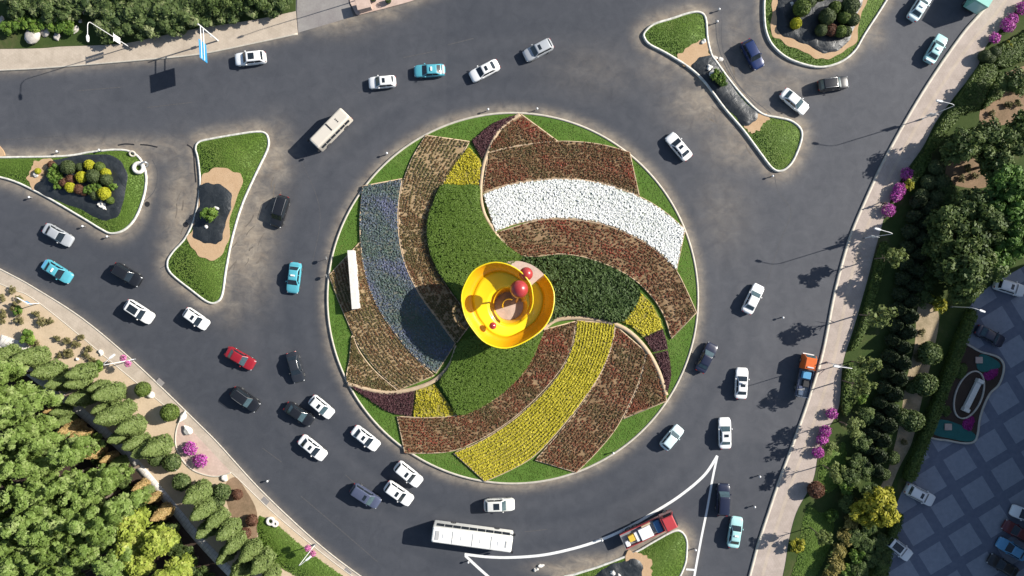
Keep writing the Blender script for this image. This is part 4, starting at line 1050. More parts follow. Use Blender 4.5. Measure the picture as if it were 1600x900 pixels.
car(1302, 131, 8, 'suv', 'black', 'black car with silver nose driving right below the upper right shrub island', rails=True, glass='glass_light')
car(1438, 10, 57, 'sedan', 'ice', 'pale white taxi at the top edge beside the green lorry', 'taxi', taxi=True, glass='glass_light')
car(1463, 76, 60, 'sedan', 'pale_teal', 'pale turquoise taxi driving along the right pavement below the green lorry', 'taxi', taxi=True, tail='ice', glass='glass_light')
car(1061, 229, 130, 'sedan', 'white', 'white car driving up between the garden and the long upper island', sunroof='small')
car(1177, 467, 64, 'sedan', 'white', 'white car without sunroof driving alone on the right side of the garden', glass='glass_light')
car(1104, 559, 63, 'sedan', 'navy', 'dark navy car driving at the right edge of the garden', glass='glass_light')
car(1159, 599, 87, 'sedan', 'white', 'white car with a sunroof driving left of the orange work truck', sunroof='small')
car(1133, 677, 91, 'sedan', 'white', 'white car with a sunroof driving just above the tip of the white painted wedge', sunroof='small', glass='glass_light')
car(1050, 684, 50, 'hatch', 'ice', 'small pale blue hatchback at the lower right of the garden', glass='glass_light')
car(1130, 781, 87, 'mpv', 'navy', 'long dark navy car driving above the turquoise taxi at the bottom right', glass='glass_light')
car(1149, 832, 81, 'sedan', 'pale_teal', 'pale turquoise taxi driving at the bottom right by the pavement', 'taxi', taxi=True)
car(437, 330, 253, 'mpv', 'black', 'black car with roof rails driving down the left side above the blue taxi', rails=True)
car(459, 434, 263, 'sedan', 'teal', 'blue taxi driving down the left side close to the white wall', 'taxi', taxi=True)
car(461, 574, 285, 'sedan', 'grey', 'dark grey car driving down the left side of the garden', glass='glass')
car(375, 560, 330, 'sedan', 'red', 'dark red car on the left side of the roundabout', glass='glass_light')
car(383, 624, 324, 'suv', 'black', 'black car with silver roof rails driving below the red car', rails=True, glass='glass_light')
car(467, 647, 327, 'sedan', 'black', 'black car driving side by side with a white car at the lower left', glass='glass_light')
car(502, 636, 320, 'hatch', 'white', 'white car beside the black car at the lower left edge of the garden', sunroof='small', glass='glass_light')
car(488, 700, 321, 'sedan', 'white', 'white car with a sunroof driving below the black and white pair', sunroof='small')
car(571, 685, 322, 'sedan', 'white', 'white car with a sunroof hugging the lower left kerb of the garden', sunroof='small')
car(638, 741, 321, 'suv', 'white', 'white car with a sunroof nearest the bottom left kerb of the garden', sunroof='small')
car(623, 771, 325, 'suv', 'white', 'white car with a sunroof driving beside the grey blue car', sunroof='small')
car(571, 775, 327, 'mpv', 'greyblue', 'grey blue car with roof rails driving beside a white car at the bottom', sunroof='small', glass='glass_light')
car(780, 789, 2, 'suv', 'pearl', 'silver white car driving right above the long white bus', sunroof='big', glass='glass_light')
car(217, 487, 327, 'suv', 'white', 'white car with a full length dark glass roof on the left approach', sunroof='pano', glass='glass')
car(306, 498, 325, 'hatch', 'white', 'white car with a small sunroof just below the tip of the left island', sunroof='small')
car(90, 367, 330, 'sedan', 'silver', 'silver car driving above the blue taxi at the far left', glass='glass')
car(89, 424, 328, 'sedan', 'teal', 'blue taxi driving at the far left by the pavement', 'taxi', taxi=True, tail='sky')
car(198, 429, 329, 'suv', 'black', 'black car driving right of the taxi on the left approach', glass='glass')
car(1577, 449, -17, 'suv', 'white', 'white car with a sunroof parked under the trees at the top of the plaza', group=PK, sunroof='small', rails=True)
car(1547, 525, -28, 'sedan', 'navy', 'dark car parked on the plaza above the oval planter', group=PK, glass='glass_light')
car(1437, 773, -27, 'suv', 'white', 'white car with roof rails parked beside the yellow tree', group=PK, sunroof='small', rails=True)
car(1403, 856, -38, 'suv', 'white', 'white car with a dark glass roof parked by the lower hedge', group=PK, sunroof='pano', rails=True)
car(1603, 805, 158, 'sedan', 'white', 'white car cut by the right edge, parked on the plaza', group=PK)
car(1590, 831, 150, 'sedan', 'maroon', 'dark red car parked in the lower right corner of the plaza', group=PK)
car(1581, 858, 150, 'sedan', 'sky', 'blue car parked in the lower right corner of the plaza', group=PK)
car(1567, 884, 150, 'sedan', 'black', 'black car parked in the lower right corner of the plaza', group=PK)

# ------------------------------------------------------------------ buses and lorries
def wheels(root, W, xs, r=0.48):
    for x in xs:
        for s in (-1, 1):
            wh = Geo().loft([[(x + rr * math.cos(a), s * yy, r + rr * math.sin(a)) for a in np.linspace(0, 2 * math.pi, 18, endpoint=False)] for rr, yy in ((r * .9, W / 2 - .32), (r, W / 2 - .3), (r, W / 2 - .02), (r * .88, W / 2 + .01))]).build('wheel', MT['tyre'], root, True)
            Geo().loft([[(x + rr * math.cos(a), s * yy, r + rr * math.sin(a)) for a in np.linspace(0, 2 * math.pi, 14, endpoint=False)] for rr, yy in ((r * .6, W / 2), (r * .55, W / 2 + .02), (r * .2, W / 2 + .005))]).build('rim', MT['alloy'], wh, True)
def bus(name, label, x, y, head, L, W, H, paint, roof, hatches, ac, nwin):
    gx, gy = G(x, y, H * 0.95)
    root = thing(name, label, 'bus', gx, gy, 0.006, math.radians(head))
    hl = L / 2
    rings = []
    for z, k in ((0.35, 0.0), (0.9, 0.0), (H * .55, 0.02), (H * .86, 0.05), (H * .955, 0.10), (H, 0.24)):
        w = W / 2 - k; l = hl - k * 0.9; c = 0.22
        rings.append([(l, -w + c, z), (l, w - c, z), (l - c * .3, w - c * .3, z), (l - c, w, z), (-l + c, w, z), (-l + c * .3, w - c * .3, z), (-l, w - c, z), (-l, -w + c, z), (-l + c * .3, -w + c * .3, z), (-l + c, -w, z), (l - c, -w, z), (l - c * .3, -w + c * .3, z)])
    Geo().loft(rings).build('body', paint, root, True, 30)
    Geo().box(-hl + .34, hl - .34, -W / 2 + .30, W / 2 - .30, H - .03, H + .03, 0.03).build('roof_panel', roof, root)
    z0, z1 = H * .50, H * .82
    for s in (-1, 1):
        n = nwin; step = (L - 1.0) / n
        for k in range(n):
            xa = -hl + .5 + k * step + .05; xb = xa + step - .10
            ya, yb = s * (W / 2 - .0), s * (W / 2 - .032)
            Geo().loft([[(xa, ya + s * .012, z0), (xb, ya + s * .012, z0), (xb, yb + s * .012, z1), (xa, yb + s * .012, z1)], [(xa, ya - s * .05, z0), (xb, ya - s * .05, z0), (xb, yb - s * .05, z1), (xa, yb - s * .05, z1)]]).build('window', MT['glass'], root)
        Geo().box(hl - .1, hl + .28, s * W / 2 - (.04 if s > 0 else .2), s * W / 2 + (.2 if s > 0 else .04), H * .7, H * .84, 0.03).build('wing_mirror', MT['black_plastic'], root)
        Geo().box(hl - .03, hl + .02, min(s * W * .28, s * W * .42), max(s * W * .28, s * W * .42), .6, .8, 0.02).build('headlight', MT['lamp_glass'], root)
        Geo().box(-hl - .02, -hl + .03, min(s * W * .3, s * W * .44), max(s * W * .3, s * W * .44), .7, 1.1, 0.02).build('tail_light', MT['tail_red'], root)
    Geo().box(hl - .06, hl + .012, -W / 2 + .2, W / 2 - .2, H * .42, H * .85, 0.01).build('windscreen', MT['glass'], root)
    Geo().box(-hl - .012, -hl + .06, -W / 2 + .25, W / 2 - .25, H * .52, H * .82, 0.01).build('rear_window', MT['glass'], root)
    for hx in hatches: Geo().box(hx - .3, hx + .3, -.3, .3, H + .03, H + .075, 0.03).build('roof_hatch', MT['car_cream'] if paint is MT['car_cream'] else MT['white_metal'], root)
    for (ax0, ax1, ay0, ay1, m) in ac: Geo().box(ax0, ax1, ay0, ay1, H + .03, H + .09, 0.03).build('roof_vent', MT[m], root)
    wheels(root, W, (hl * .58, -hl * .52))
    return root
bus('minibus', 'short beige minibus heading down left at the upper left of the garden', 514.5, 200, 225.5, 7.0, 2.15, 2.7, MT['car_cream'], MT['car_cream'], [], [(-.15, .05, -.78, .62, 'black_plastic'), (-1.7, -1.52, -.32, -.14, 'black_plastic'), (-1.7, -1.52, -.05, .13, 'black_plastic'), (-1.7, -1.52, .22, .40, 'black_plastic')], 6)
bus('city_bus', 'long white city bus at the bottom beside the painted wedge', 737.5, 843, -7.6, 12.4, 2.55, 3.15, MT['car_bus_white'], MT['car_bus_white'], (-4.2, -1.4, 1.5, 4.2), [(-3.0, -2.95, -.95, .95, 'silver_seam'), (0.05, 0.10, -.95, .95, 'silver_seam'), (2.9, 2.95, -.95, .95, 'silver_seam'), (-5.6, -5.0, -.7, .7, 'silver_seam'), (5.1, 5.3, -.5, .5, 'silver_seam')], 9)
def lorry_green():
    H = 3.6; gx, gy = G(1556, -32, H)
    root = thing('box_lorry', 'green box lorry cut by the top edge beside the right pavement', 'lorry', gx, gy, 0.006, math.radians(59))
    Geo().box(-4.2, 2.4, -1.22, 1.22, 0.95, H, 0.05).build('cargo_box', MT['car_truck_green'], root)
    Geo().box(-4.1, 4.4, -.5, .5, .55, .95).build('chassis', MT['black_plastic'], root)
    Geo().box(2.6, 4.6, -1.18, 1.18, .6, 2.9, 0.15).build('cab', MT['car_truck_green'], root, True)
    Geo().box(4.57, 4.62, -1.0, 1.0, 1.7, 2.6, 0.01).build('windscreen', MT['glass'], root)
    Geo().box(-4.23, -4.19, -.9, .9, 1.1, 3.3).build('rear_door', MT['car_pale_teal'], root)
    wheels(root, 2.44, (3.5, -2.2, -3.3), 0.5)
lorry_green()
def lorry_red():
    gx, gy = G(1015, 833, 1.6)
    root = thing('flatbed_lorry', 'red flatbed lorry loaded with goods standing by the bottom island kerb', 'lorry', gx - 0.1, gy + 0.45, 0.006, math.radians(25))
    Geo().box(-4.3, 4.2, -.45, .45, .55, .95).build('chassis', MT['black_plastic'], root)
    cab = [[(x, s * w, z) for s, w in ((-1, 1), (1, 1))] for x, w, z in ()]
    g = Geo(); g.loft([[(2.35, -1.15, .6), (4.45, -1.15, .6), (4.45, 1.15, .6), (2.35, 1.15, .6)], [(2.35, -1.15, 1.6), (4.47, -1.13, 1.6), (4.47, 1.13, 1.6), (2.35, 1.15, 1.6)], [(2.38, -1.06, 2.55), (4.12, -1.04, 2.55), (4.12, 1.04, 2.55), (2.38, 1.06, 2.55)], [(2.5, -.95, 2.64), (4.0, -.93, 2.64), (4.0, .93, 2.64), (2.5, .95, 2.64)]])
    c = g.build('cab', MT['car_truck_red'], root, True, 30)
    Geo().quad((4.47, -1.0, 1.68), (4.47, 1.0, 1.68), (4.17, .94, 2.48), (4.17, -.94, 2.48)).build('windscreen', MT['glass'], c)
    for s in (-1, 1): Geo().quad((2.8, s * 1.148, 1.7), (4.2, s * 1.145, 1.7), (3.95, s * 1.075, 2.42), (2.8, s * 1.075, 2.42)).build('side_window', MT['glass'], c)
    Geo().box(-4.4, 2.2, -1.18, 1.18, .95, 1.1).build('bed', MT['grey_metal'], root)
    for s in (-1, 1): Geo().box(-4.4, 2.2, s * 1.18 - .04, s * 1.18 + .04, 1.1, 1.6, 0.01).build('side_board', MT['car_truck_red'], root)
    Geo().box(-4.44, -4.38, -1.14, 1.14, 1.1, 1.6).build('tail_board', MT['grey_metal'], root)
    Geo().box(2.2, 2.28, -1.14, 1.14, 1.1, 2.5).build('headboard', MT['car_truck_red'], root)
    wheels(root, 2.3, (3.4, -1.7, -2.9), 0.48)
    M = Matrix.Translation(root.location) @ Matrix.Rotation(math.radians(25), 4, 'Z')
    def cargo(name, label, cat, x0, x1, y0, y1, h, m, b=0.06):
        p = M @ Vector(((x0 + x1) / 2, (y0 + y1) / 2, 1.105))
        o = Geo().box(-(x1 - x0) / 2, (x1 - x0) / 2, -(y1 - y0) / 2, (y1 - y0) / 2, 0, h, b).build(name, MT[m], None, True, 30)
        o.location = p; o.rotation_euler = (0, 0, math.radians(25)); tag(o, label, cat, 'goods on the red lorry')
    cargo('tarpaulin_bundle', 'blue bundle right behind the cab of the red lorry', 'bundle', 1.0, 2.0, -1.0, .9, .75, 'tarp_blue', 0.15)
    cargo('white_crate', 'large white crate in the middle of the red lorry bed', 'crate', -1.6, .4, -1.05, .75, .62, 'white_metal')
    cargo('cardboard_box', 'tan box beside the white crate on the red lorry', 'box', -.9, .6, .80, 1.1, .6, 'edging')
    cargo('yellow_crate', 'yellow crate at the back of the red lorry bed', 'crate', -3.4, -2.5, -.5, .5, .6, 'yellow_box')
    cargo('white_sack', 'white sack in the rear corner of the red lorry bed', 'sack', -4.2, -3.5, -1.05, -.1, .45, 'cloth_white', 0.15)
    cargo('white_sack', 'white sack between the yellow crate and the white crate', 'sack', -2.4, -1.75, -1.0, .6, .4, 'cloth_white', 0.15)
lorry_red()
def work_truck():
    gx, gy = G(1259, 587, 1.2)
    root = thing('work_truck', 'orange maintenance truck with open bed stopped at the right kerb', 'truck', gx, gy, 0.006, math.radians(79))
    Geo().box(-3.2, 3.0, -.4, .4, .5, .85).build('chassis', MT['black_plastic'], root)
    g = Geo().loft([[(1.0, -.95, .5), (3.25, -.95, .5), (3.25, .95, .5), (1.0, .95, .5)], [(1.0, -.95, 1.35), (3.28, -.93, 1.35), (3.28, .93, 1.35), (1.0, .95, 1.35)], [(1.05, -.86, 2.1), (2.85, -.84, 2.1), (2.85, .84, 2.1), (1.05, .86, 2.1)], [(1.15, -.76, 2.18), (2.75, -.74, 2.18), (2.75, .74, 2.18), (1.15, .76, 2.18)]])
    c = g.build('cab', MT['car_orange'], root, True, 30)
    Geo().quad((3.285, -.8, 1.42), (3.285, .8, 1.42), (2.9, .76, 2.04), (2.9, -.76, 2.04)).build('windscreen', MT['glass_light'], c)
    Geo().box(1.3, 1.5, -.5, .5, 2.18, 2.32, 0.04).build('light_bar', MT['lamp_glass'], c)
    Geo().box(3.25, 3.42, -.9, .9, .45, .75, 0.04).build('bumper', MT['white_metal'], root)
    Geo().box(-3.3, .9, -.98, .98, .85, .97).build('bed', MT['grey_metal'], root)
    for s in (-1, 1): Geo().box(-3.3, .9, s * .98 - .03, s * .98 + .03, .97, 1.4, 0.01).build('side_board', MT['car_greyblue'], root)
    Geo().box(-3.34, -3.28, -.95, .95, .97, 1.4).build('tail_board', MT['white_metal'], root)
    wheels(root, 1.95, (2.2, -2.1), 0.42)
    M = Matrix.Translation(root.location) @ Matrix.Rotation(math.radians(79), 4, 'Z')
    for name, label, cat, x, y, sx, sy, h, m in (('water_tank', 'blue tank behind the cab of the orange truck', 'tank', .1, .1, 1.1, 1.3, .9, 'car_sky'), ('tool_box', 'dark box in the bed of the orange truck', 'box', -1.2, -.2, 1.1, 1.0, .5, 'black_plastic'), ('white_sack', 'white sack at the tail of the orange truck', 'sack', -2.7, .3, .8, .7, .5, 'cloth_white'), ('tarpaulin_bundle', 'grey blue bundle in the bed of the orange truck', 'bundle', -1.9, .55, .5, .6, .45, 'car_greyblue')):
        o = Geo().box(-sx / 2, sx / 2, -sy / 2, sy / 2, 0, h, 0.12).build(name, MT[m], None, True, 30)
        o.location = M @ Vector((x, y, .975)); o.rotation_euler = (0, 0, math.radians(79)); tag(o, label, cat, 'goods on the orange truck')
work_truck()

# ------------------------------------------------------------------ street furniture
def lamp(label, x, y, h, arm_dir, arm=2.4, banner=False, baskets=False, z=0.13):
    gx, gy = P(x, y)
    root = thing('street_lamp', label, 'street lamp', gx, gy, z, math.radians(arm_dir), 'street lamps along the pavements')
    Geo().tube([(0, 0, 0), (0, 0, 0.5)], [0.16, 0.13], 10).build('base', MT['grey_metal'], root, True)
    g = Geo(); pts = [(0, 0, 0.4), (0, 0, h * .5), (0, 0, h - .7)]
    for k in range(1, 7):
        a = math.radians(15 * k); pts.append((0.9 * (1 - math.cos(a)), 0, h - .7 + .7 * math.sin(a)))
    pts.append((arm, 0, h + .08))
    g.tube(pts, [0.075, 0.06, 0.05] + [0.042] * 7, 8); g.build('pole', MT['white_metal'], root, True)
    Geo().loft([[(arm - .15, -.1, h), (arm + .15, -.2, h), (arm + .75, -.16, h), (arm + .85, 0, h), (arm + .75, .16, h), (arm + .15, .2, h), (arm - .15, .1, h)], [(arm - .15, -.08, h + .16), (arm + .15, -.14, h + .2), (arm + .7, -.1, h + .17), (arm + .8, 0, h + .14), (arm + .7, .1, h + .17), (arm + .15, .14, h + .2), (arm - .15, .08, h + .16)]]).build('lamp_head', MT['white_metal'], root, True)
    if banner:
        for s in (-1, 1):
            Geo().box(s * .12 - (.36 if s < 0 else 0), s * .12 + (.36 if s > 0 else 0), -.03, .03, h * .24, h * .40).build('banner', MT['cloth_white'], root)
        Geo().tube([(-.65, 0, h * .40 + .03), (.65, 0, h * .40 + .03)], 0.03, 6).build('banner_bar', MT['white_metal'], root)
    if baskets:
        Geo().tube([(0, -.55, 2.5), (0, .55, 2.5)], 0.035, 6).build('basket_bar', MT['white_metal'], root)
        for s in (-1, 1):
            b = Geo().lathe([(.05, -.3), (.3, -.12), (.4, .05)], 12, (0, s * .55, 2.5)).build('flower_basket', MT['cloth_dark'], root, True)
            u = sphere_pts(260); u[:, 2] = np.abs(u[:, 2])
            V, F = leaf_quads(u * .5 + [0, s * .55, 2.5], u, 0.09, 0.5)
            mesh_np('blooms', V, F, MT['leaves_pink'], b, np.clip(rng.random(len(F)), 0, 1))
    return root
lamp('tall lamp with a white banner by the bushes at the upper left', 203, 74, 10.4, -88, 2.2, banner=True)
lamp('tall lamp at the top edge beside the pink terrace', 574, -4, 10.4, 200, 2.6, z=0.16)
lamp('lamp with pink flower baskets beside the sandy strip at the left', 212, 561, 8.6, 40, 1.7, baskets=True, z=0.165)
lamp('lamp with pink flower baskets beside the bottom lawn', 493, 850, 8.6, 40, 1.7, baskets=True, z=0.17)
lamp('lamp on the right pavement opposite the upper right island', 1438, 187, 8.4, 168, 2.2, banner=True)
lamp('lamp on the right pavement just below the person', 1349, 372, 8.4, 165, 2.2, banner=True)
lamp('lamp on the right pavement beside the orange truck', 1291, 566, 8.4, 172, 2.2, banner=True)
lamp('lamp at the plaza edge above the dark parked car', 1484, 479, 5.0, -20, 1.2, z=0.16)
def road_sign():
    gx, gy = P(341, 64)
    root = thing('road_sign', 'blue road sign on a white cantilever post at the upper left pavement', 'road sign', gx, gy, 0.13, math.radians(-86))
    Geo().tube([(0, 0, 0), (0, 0, 6.6)], [.12, .09], 10).build('post', MT['white_metal'], root, True)
    for z in (5.0, 5.9): Geo().tube([(0, 0, z), (4.9, 0, z + .25)], [.07, .05], 8).build('arm', MT['white_metal'], root, True)
    p = Geo().box(2.1, 4.9, -.16, -.10, 4.1, 6.5, 0.01).build('panel', MT['sign_blue'], root)
    g = Geo()
    for a, b, c, d in ((2.15, 4.85, 6.38, 6.45), (2.15, 4.85, 4.15, 4.22), (2.15, 2.22, 4.22, 6.38), (4.78, 4.85, 4.22, 6.38)): g.box(a, b, -.175, -.16, c, d)
    g.build('panel_border', MT['white_metal'], p)
    g = Geo().box(3.4, 3.6, -.175, -.16, 4.5, 5.9).box(2.7, 3.4, -.175, -.16, 5.2, 5.36).box(3.6, 4.3, -.175, -.16, 5.2, 5.36)
    g.add([(3.2, -.175, 5.9), (3.8, -.175, 5.9), (3.5, -.175, 6.25)], [(0, 1, 2)]); g.build('arrow_symbol', MT['white_metal'], p)
    Geo().box(-.22, .22, -.14, -.10, 2.0, 2.5).build('small_plate', MT['cloth_white'], root)
road_sign()
def small_sign(label, x, y, z, h=1.05, mat='grey_metal'):
    gx, gy = P(x, y)
    root = thing('round_sign', label, 'sign', gx, gy, z, math.radians(100), 'round signs at the garden kerb')
    Geo().tube([(0, 0, 0), (0, 0, h)], 0.035, 6).build('post', MT['grey_metal'], root, True)
    Geo().loft([[(.28 * math.cos(a), yy, h + .1 + .28 * math.sin(a)) for a in np.linspace(0, 6.283, 16, endpoint=False)] for yy in (-.045, -.075)]).build('disc', MT[mat], root)
small_sign('round sign on the left garden kerb just above the white wall', 513, 404, 0.2)
small_sign('round sign on the left garden kerb beside the white wall', 512, 431, 0.2, 0.7)
def finger_post():
    gx, gy = P(62, 474)
    root = thing('direction_sign', 'small white and blue direction sign on the sandy strip at the far left', 'sign', gx, gy, 0.165, math.radians(150))
    Geo().tube([(0, 0, 0), (0, 0, 2.6)], 0.06, 8).build('post', MT['white_metal'], root, True)
    Geo().box(.05, 1.9, -.03, .03, 2.2, 2.55, 0.01).build('pointer', MT['white_metal'], root)
    Geo().box(-.1, .9, .05, .10, 1.5, 2.1, 0.01).build('panel', MT['sign_blue'], root)
finger_post()
_b = None
def bollard(x, y, z, label):
    global _b
    gx, gy = P(x, y)
    if _b is None:
        _b = bpy.data.objects.new('bollard_light', None); COL.objects.link(_b)
        Geo().tube([(0, 0, 0), (0, 0, .55)], [.09, .07], 8).build('post', MT['grey_metal'], _b, True)
        Geo().ball((0, 0, .68), .17, 14, 8).build('globe', MT['white_metal'], _b, True); o = _b
    else: o = copy_tree(_b)
    o.location = (gx, gy, z); tag(o, label, 'bollard light', 'small white bollard lights along the kerbs')
for x, y, l in ((50, 309, 'small white bollard light below the left shrub island, nearest the left edge'), (133, 354, 'small white bollard light below the left shrub island, on the road beside the lower kerb'), (171, 370, 'small white bollard light at the lower tip of the left shrub island'),
                (93, 238, 'small white bollard light above the left shrub island'), (160, 236, 'small white bollard light on the top kerb of the left shrub island'), (763, 173, 'small white bollard light at the top kerb of the garden, left of its point'),
                (839, 172, 'small white bollard light at the top kerb of the garden, right of its point'), (606, 241, 'small white bollard light at the upper left kerb of the garden'), (957, 706, 'small white bollard light at the lower right kerb of the garden'),
                (1122, 17, 'small white bollard light nearest the top edge, right of the long island'), (1119, 36, 'small white bollard light right of the rounded top of the long island'), (732, 876, 'small white bollard light inside the painted wedge, left of the bus tail'),
                (940, 842, 'small white bollard light on the curved white line left of the red lorry'), (1085, 857, 'small white bollard light between the bottom island and the white line'), (1177, 790, 'small white bollard light right of the long navy car'),
                (1185, 743, 'small white bollard light on the road by the lower right pavement'), (1221, 496, 'small white bollard light on the road left of the right pavement'), (420, 750, 'small white bollard light at the lower left kerb beside the pavement'), (1205, 276, 'small white bollard light at the lower tip of the long island')):
    bollard(x, y, 0.005 if l.find('on the top kerb') < 0 and l.find('garden') < 0 else 0.22, l)

# rings, rocks and pale stones on the islands and in the planting
def stone(x, y, r, z, label, mat='rock', sq=0.5, group='pale stones', name='stone', cat='stone'):
    rr = np.random.default_rng(int(x * 7 + y)); gx, gy = P(x, y)
    g = Geo().ball((0, 0, r * sq * .6), r, 12, 8, sq)
    k = rr.normal(size=(5, 3)) * 2 / r; ph = rr.uniform(0, 6, 5); st_ = rr.uniform(.7, 1.3, 2)
    g.v = [tuple(np.array(v) * (1 + .30 * sum(math.sin(np.dot(kk, v) + p) for kk, p in zip(k, ph)) / 2) * [st_[0], st_[1], 1]) for v in g.v]
    o = g.build(name, MT[mat], None, True, 50); o.location = (gx, gy, z); o.rotation_euler = (0, 0, rr.uniform(0, 6))
    return tag(o, label, cat, group)
for x, y, r, l in ((55, 55, 1.7, 'broad flat boulder by the left shadow at the upper left'), (72, 52, 1.1, 'boulder right of the broad flat one at the upper left'), (92, 58, .8, 'low boulder below the upper left bushes, beside the pavement'), (136, 19, 1.2, 'large pale boulder between the bushes at the top left'), (112, 27, .8, 'pale boulder left of the large one at the top left'), (122, 28, .6, 'small pale boulder beside the lamp head at the top left'), (127, 33, .5, 'smallest pale boulder by the lamp head at the top left'), (5, 37, 1.0, 'boulder at the left edge by the upper left bushes'), (120, 47, .7, 'grey boulder in the shade above the upper left pavement')):
    stone(x, y, r * .72, 0.12, l, group='boulders among the upper left bushes', name='boulder', cat='boulder')
for x, y, r, z, l in ((59, 275, .5, .28, 'white stone on the sand patch of the left shrub island'), (163, 321, .55, .3, 'white stone at the lower edge of the shrubs on the left island'), (1107, 107, .45, .4, 'upper one of two pale stones on the net of the long island'), (1112, 115, .48, .4, 'lower one of two pale stones on the net of the long island'), (1098, 66, .45, .28, 'pale stone by the kerb at the sand patch of the long island'), (1126, 93, .38, 0, 'pale stone on the road beside the neck of the long island'), (1119, 90, .28, .02, 'small pale stone touching the kerb of the long island'), (1235, 8, .3, .4, 'small white stone on the net at the left of the upper right shrubs'),
                      (340, 325, .35, .4, 'pale stone above the small plant on the netted island'), (324, 355, .35, .4, 'pale stone below the small plant on the netted island'), (838, 889, .45, 0, 'left one of two pale stones at the bottom kerb'), (846, 883, .4, 0, 'right one of two pale stones at the bottom kerb'), (955, 892, .4, .4, 'standing pale stone on the net of the bottom island'), (967, 896, .35, .4, 'smaller pale stone on the net of the bottom island')):
    stone(x, y, r, z, l, 'white_stone')
for x, y, r, l in ((237, 617, .55, 'white stone beside the upper clipped ball on the sand'), (287, 650, .7, 'white stone beside the lower clipped ball on the sand'), (296, 672, .6, 'long white stone at the mouth of the round bay'), (275, 731, .5, 'white stone behind the round bay among the bushes'), (352, 746, .55, 'white stone at the lower end of the round bay'), (170, 630, .7, 'white stone slab between the cypress trees'), (160, 551, .5, 'white stone on the sandy strip above the flower baskets'), (122, 560, .3, 'small pale stone on the sandy strip')):
    stone(x, y, r, .165, l, 'white_stone')
def ring_ornament(x, y, R, r, z, label, mat='white_stone', tilt=0.0, name='ring_ornament'):
    gx, gy = P(x, y); g = Geo()
    n = 28; pts = [(R * math.cos(2 * math.pi * k / n), R * math.sin(2 * math.pi * k / n), 0) for k in range(n)]
    rings = [[((R + r * math.cos(b)) * math.cos(a), (R + r * math.cos(b)) * math.sin(a), r * math.sin(b)) for b in np.linspace(0, 6.283, 10, endpoint=False)] for a in np.linspace(0, 6.283, n, endpoint=False)]
    rings.append(rings[0]); g.loft(rings, cap=False)
    o = g.build(name, MT[mat], None, True); o.location = (gx, gy, z); o.rotation_euler = (tilt, 0, 0.4)
    return tag(o, label, 'ornament', 'white ring ornaments')
ring_ornament(219, 263, .72, .30, .45, 'large white ring lying at the right tip of the left shrub island')
ring_ornament(229, 258, .45, .14, .55, 'smaller metal ring leaning on the large white ring', 'alloy', .9)
ring_ornament(209, 241, .38, .14, .4, 'small pale ring above the large white ring', 'stone_kerb', .5)
ring_ornament(424, 813, .5, .22, .40, 'white curled ring on the bottom lawn corner', 'white_stone')
ring_ornament(431, 817, .35, .2, .40, 'small white ring beside the curled one on the bottom lawn', 'white_stone')
# drain covers, pavement plates
for x, y, a, l in ((251, 597, -42, 'grey metal cover on the lower left pavement near the clipped balls'), (415, 782, -42, 'grey metal cover on the lower left pavement near the bollard light'), (543, 893, -42, 'grey metal cover on the pavement at the bottom edge')):
    gx, gy = P(x, y); o = Geo().box(-.6, .6, -.4, .4, 0, .02).build('drain_cover', MT['concrete'], None); o.location = (gx, gy, .131); o.rotation_euler = (0, 0, math.radians(a)); tag(o, l, 'drain cover')
for x, y, l in ((230, 319, 'round manhole cover beside the left shrub island'), (290, 351, 'round dark manhole cover beside the netted left island')):
    gx, gy = P(x, y); o = Geo().lathe([(.42, 0), (.42, .012), (.36, .016)], 20).build('manhole_cover', MT['tar'], None); o.location = (gx, gy, .004); tag(o, l, 'manhole cover')
# the planters at the pink terrace
gx, gy = P(571, 12)
root = thing('kiosk_box', 'pink brick pillar box on the terrace corner at the top', 'box', gx, gy, .16, math.radians(14))
Geo().box(-1.0, 1.0, -.7, .7, 0, 1.3, .05).build('box_body', MT['pink_pave'], root); Geo().box(-1.1, 1.1, -.8, .8, 1.3, 1.42, .03).build('cap', MT['pink_pave'], root)
for x, y, l in ((585, 1, 'dark round pot on the pink terrace'), (608, 4, 'dark pot with a small plant near the terrace edge')):
    gx, gy = P(x, y); root = thing('plant_pot', l, 'plant pot', gx, gy, .16, 0, 'pots on the pink terrace')
    Geo().lathe([(.3, 0), (.45, .5), (.48, .55), (.4, .5)], 16).build('pot', MT['cloth_dark'], root, True)
    u = sphere_pts(120); V, F = leaf_quads(u * .4 + [0, 0, .75], u, .12); mesh_np('leaves', V, F, MT['leaves_dark_broad'], root, rng.random(len(F)))
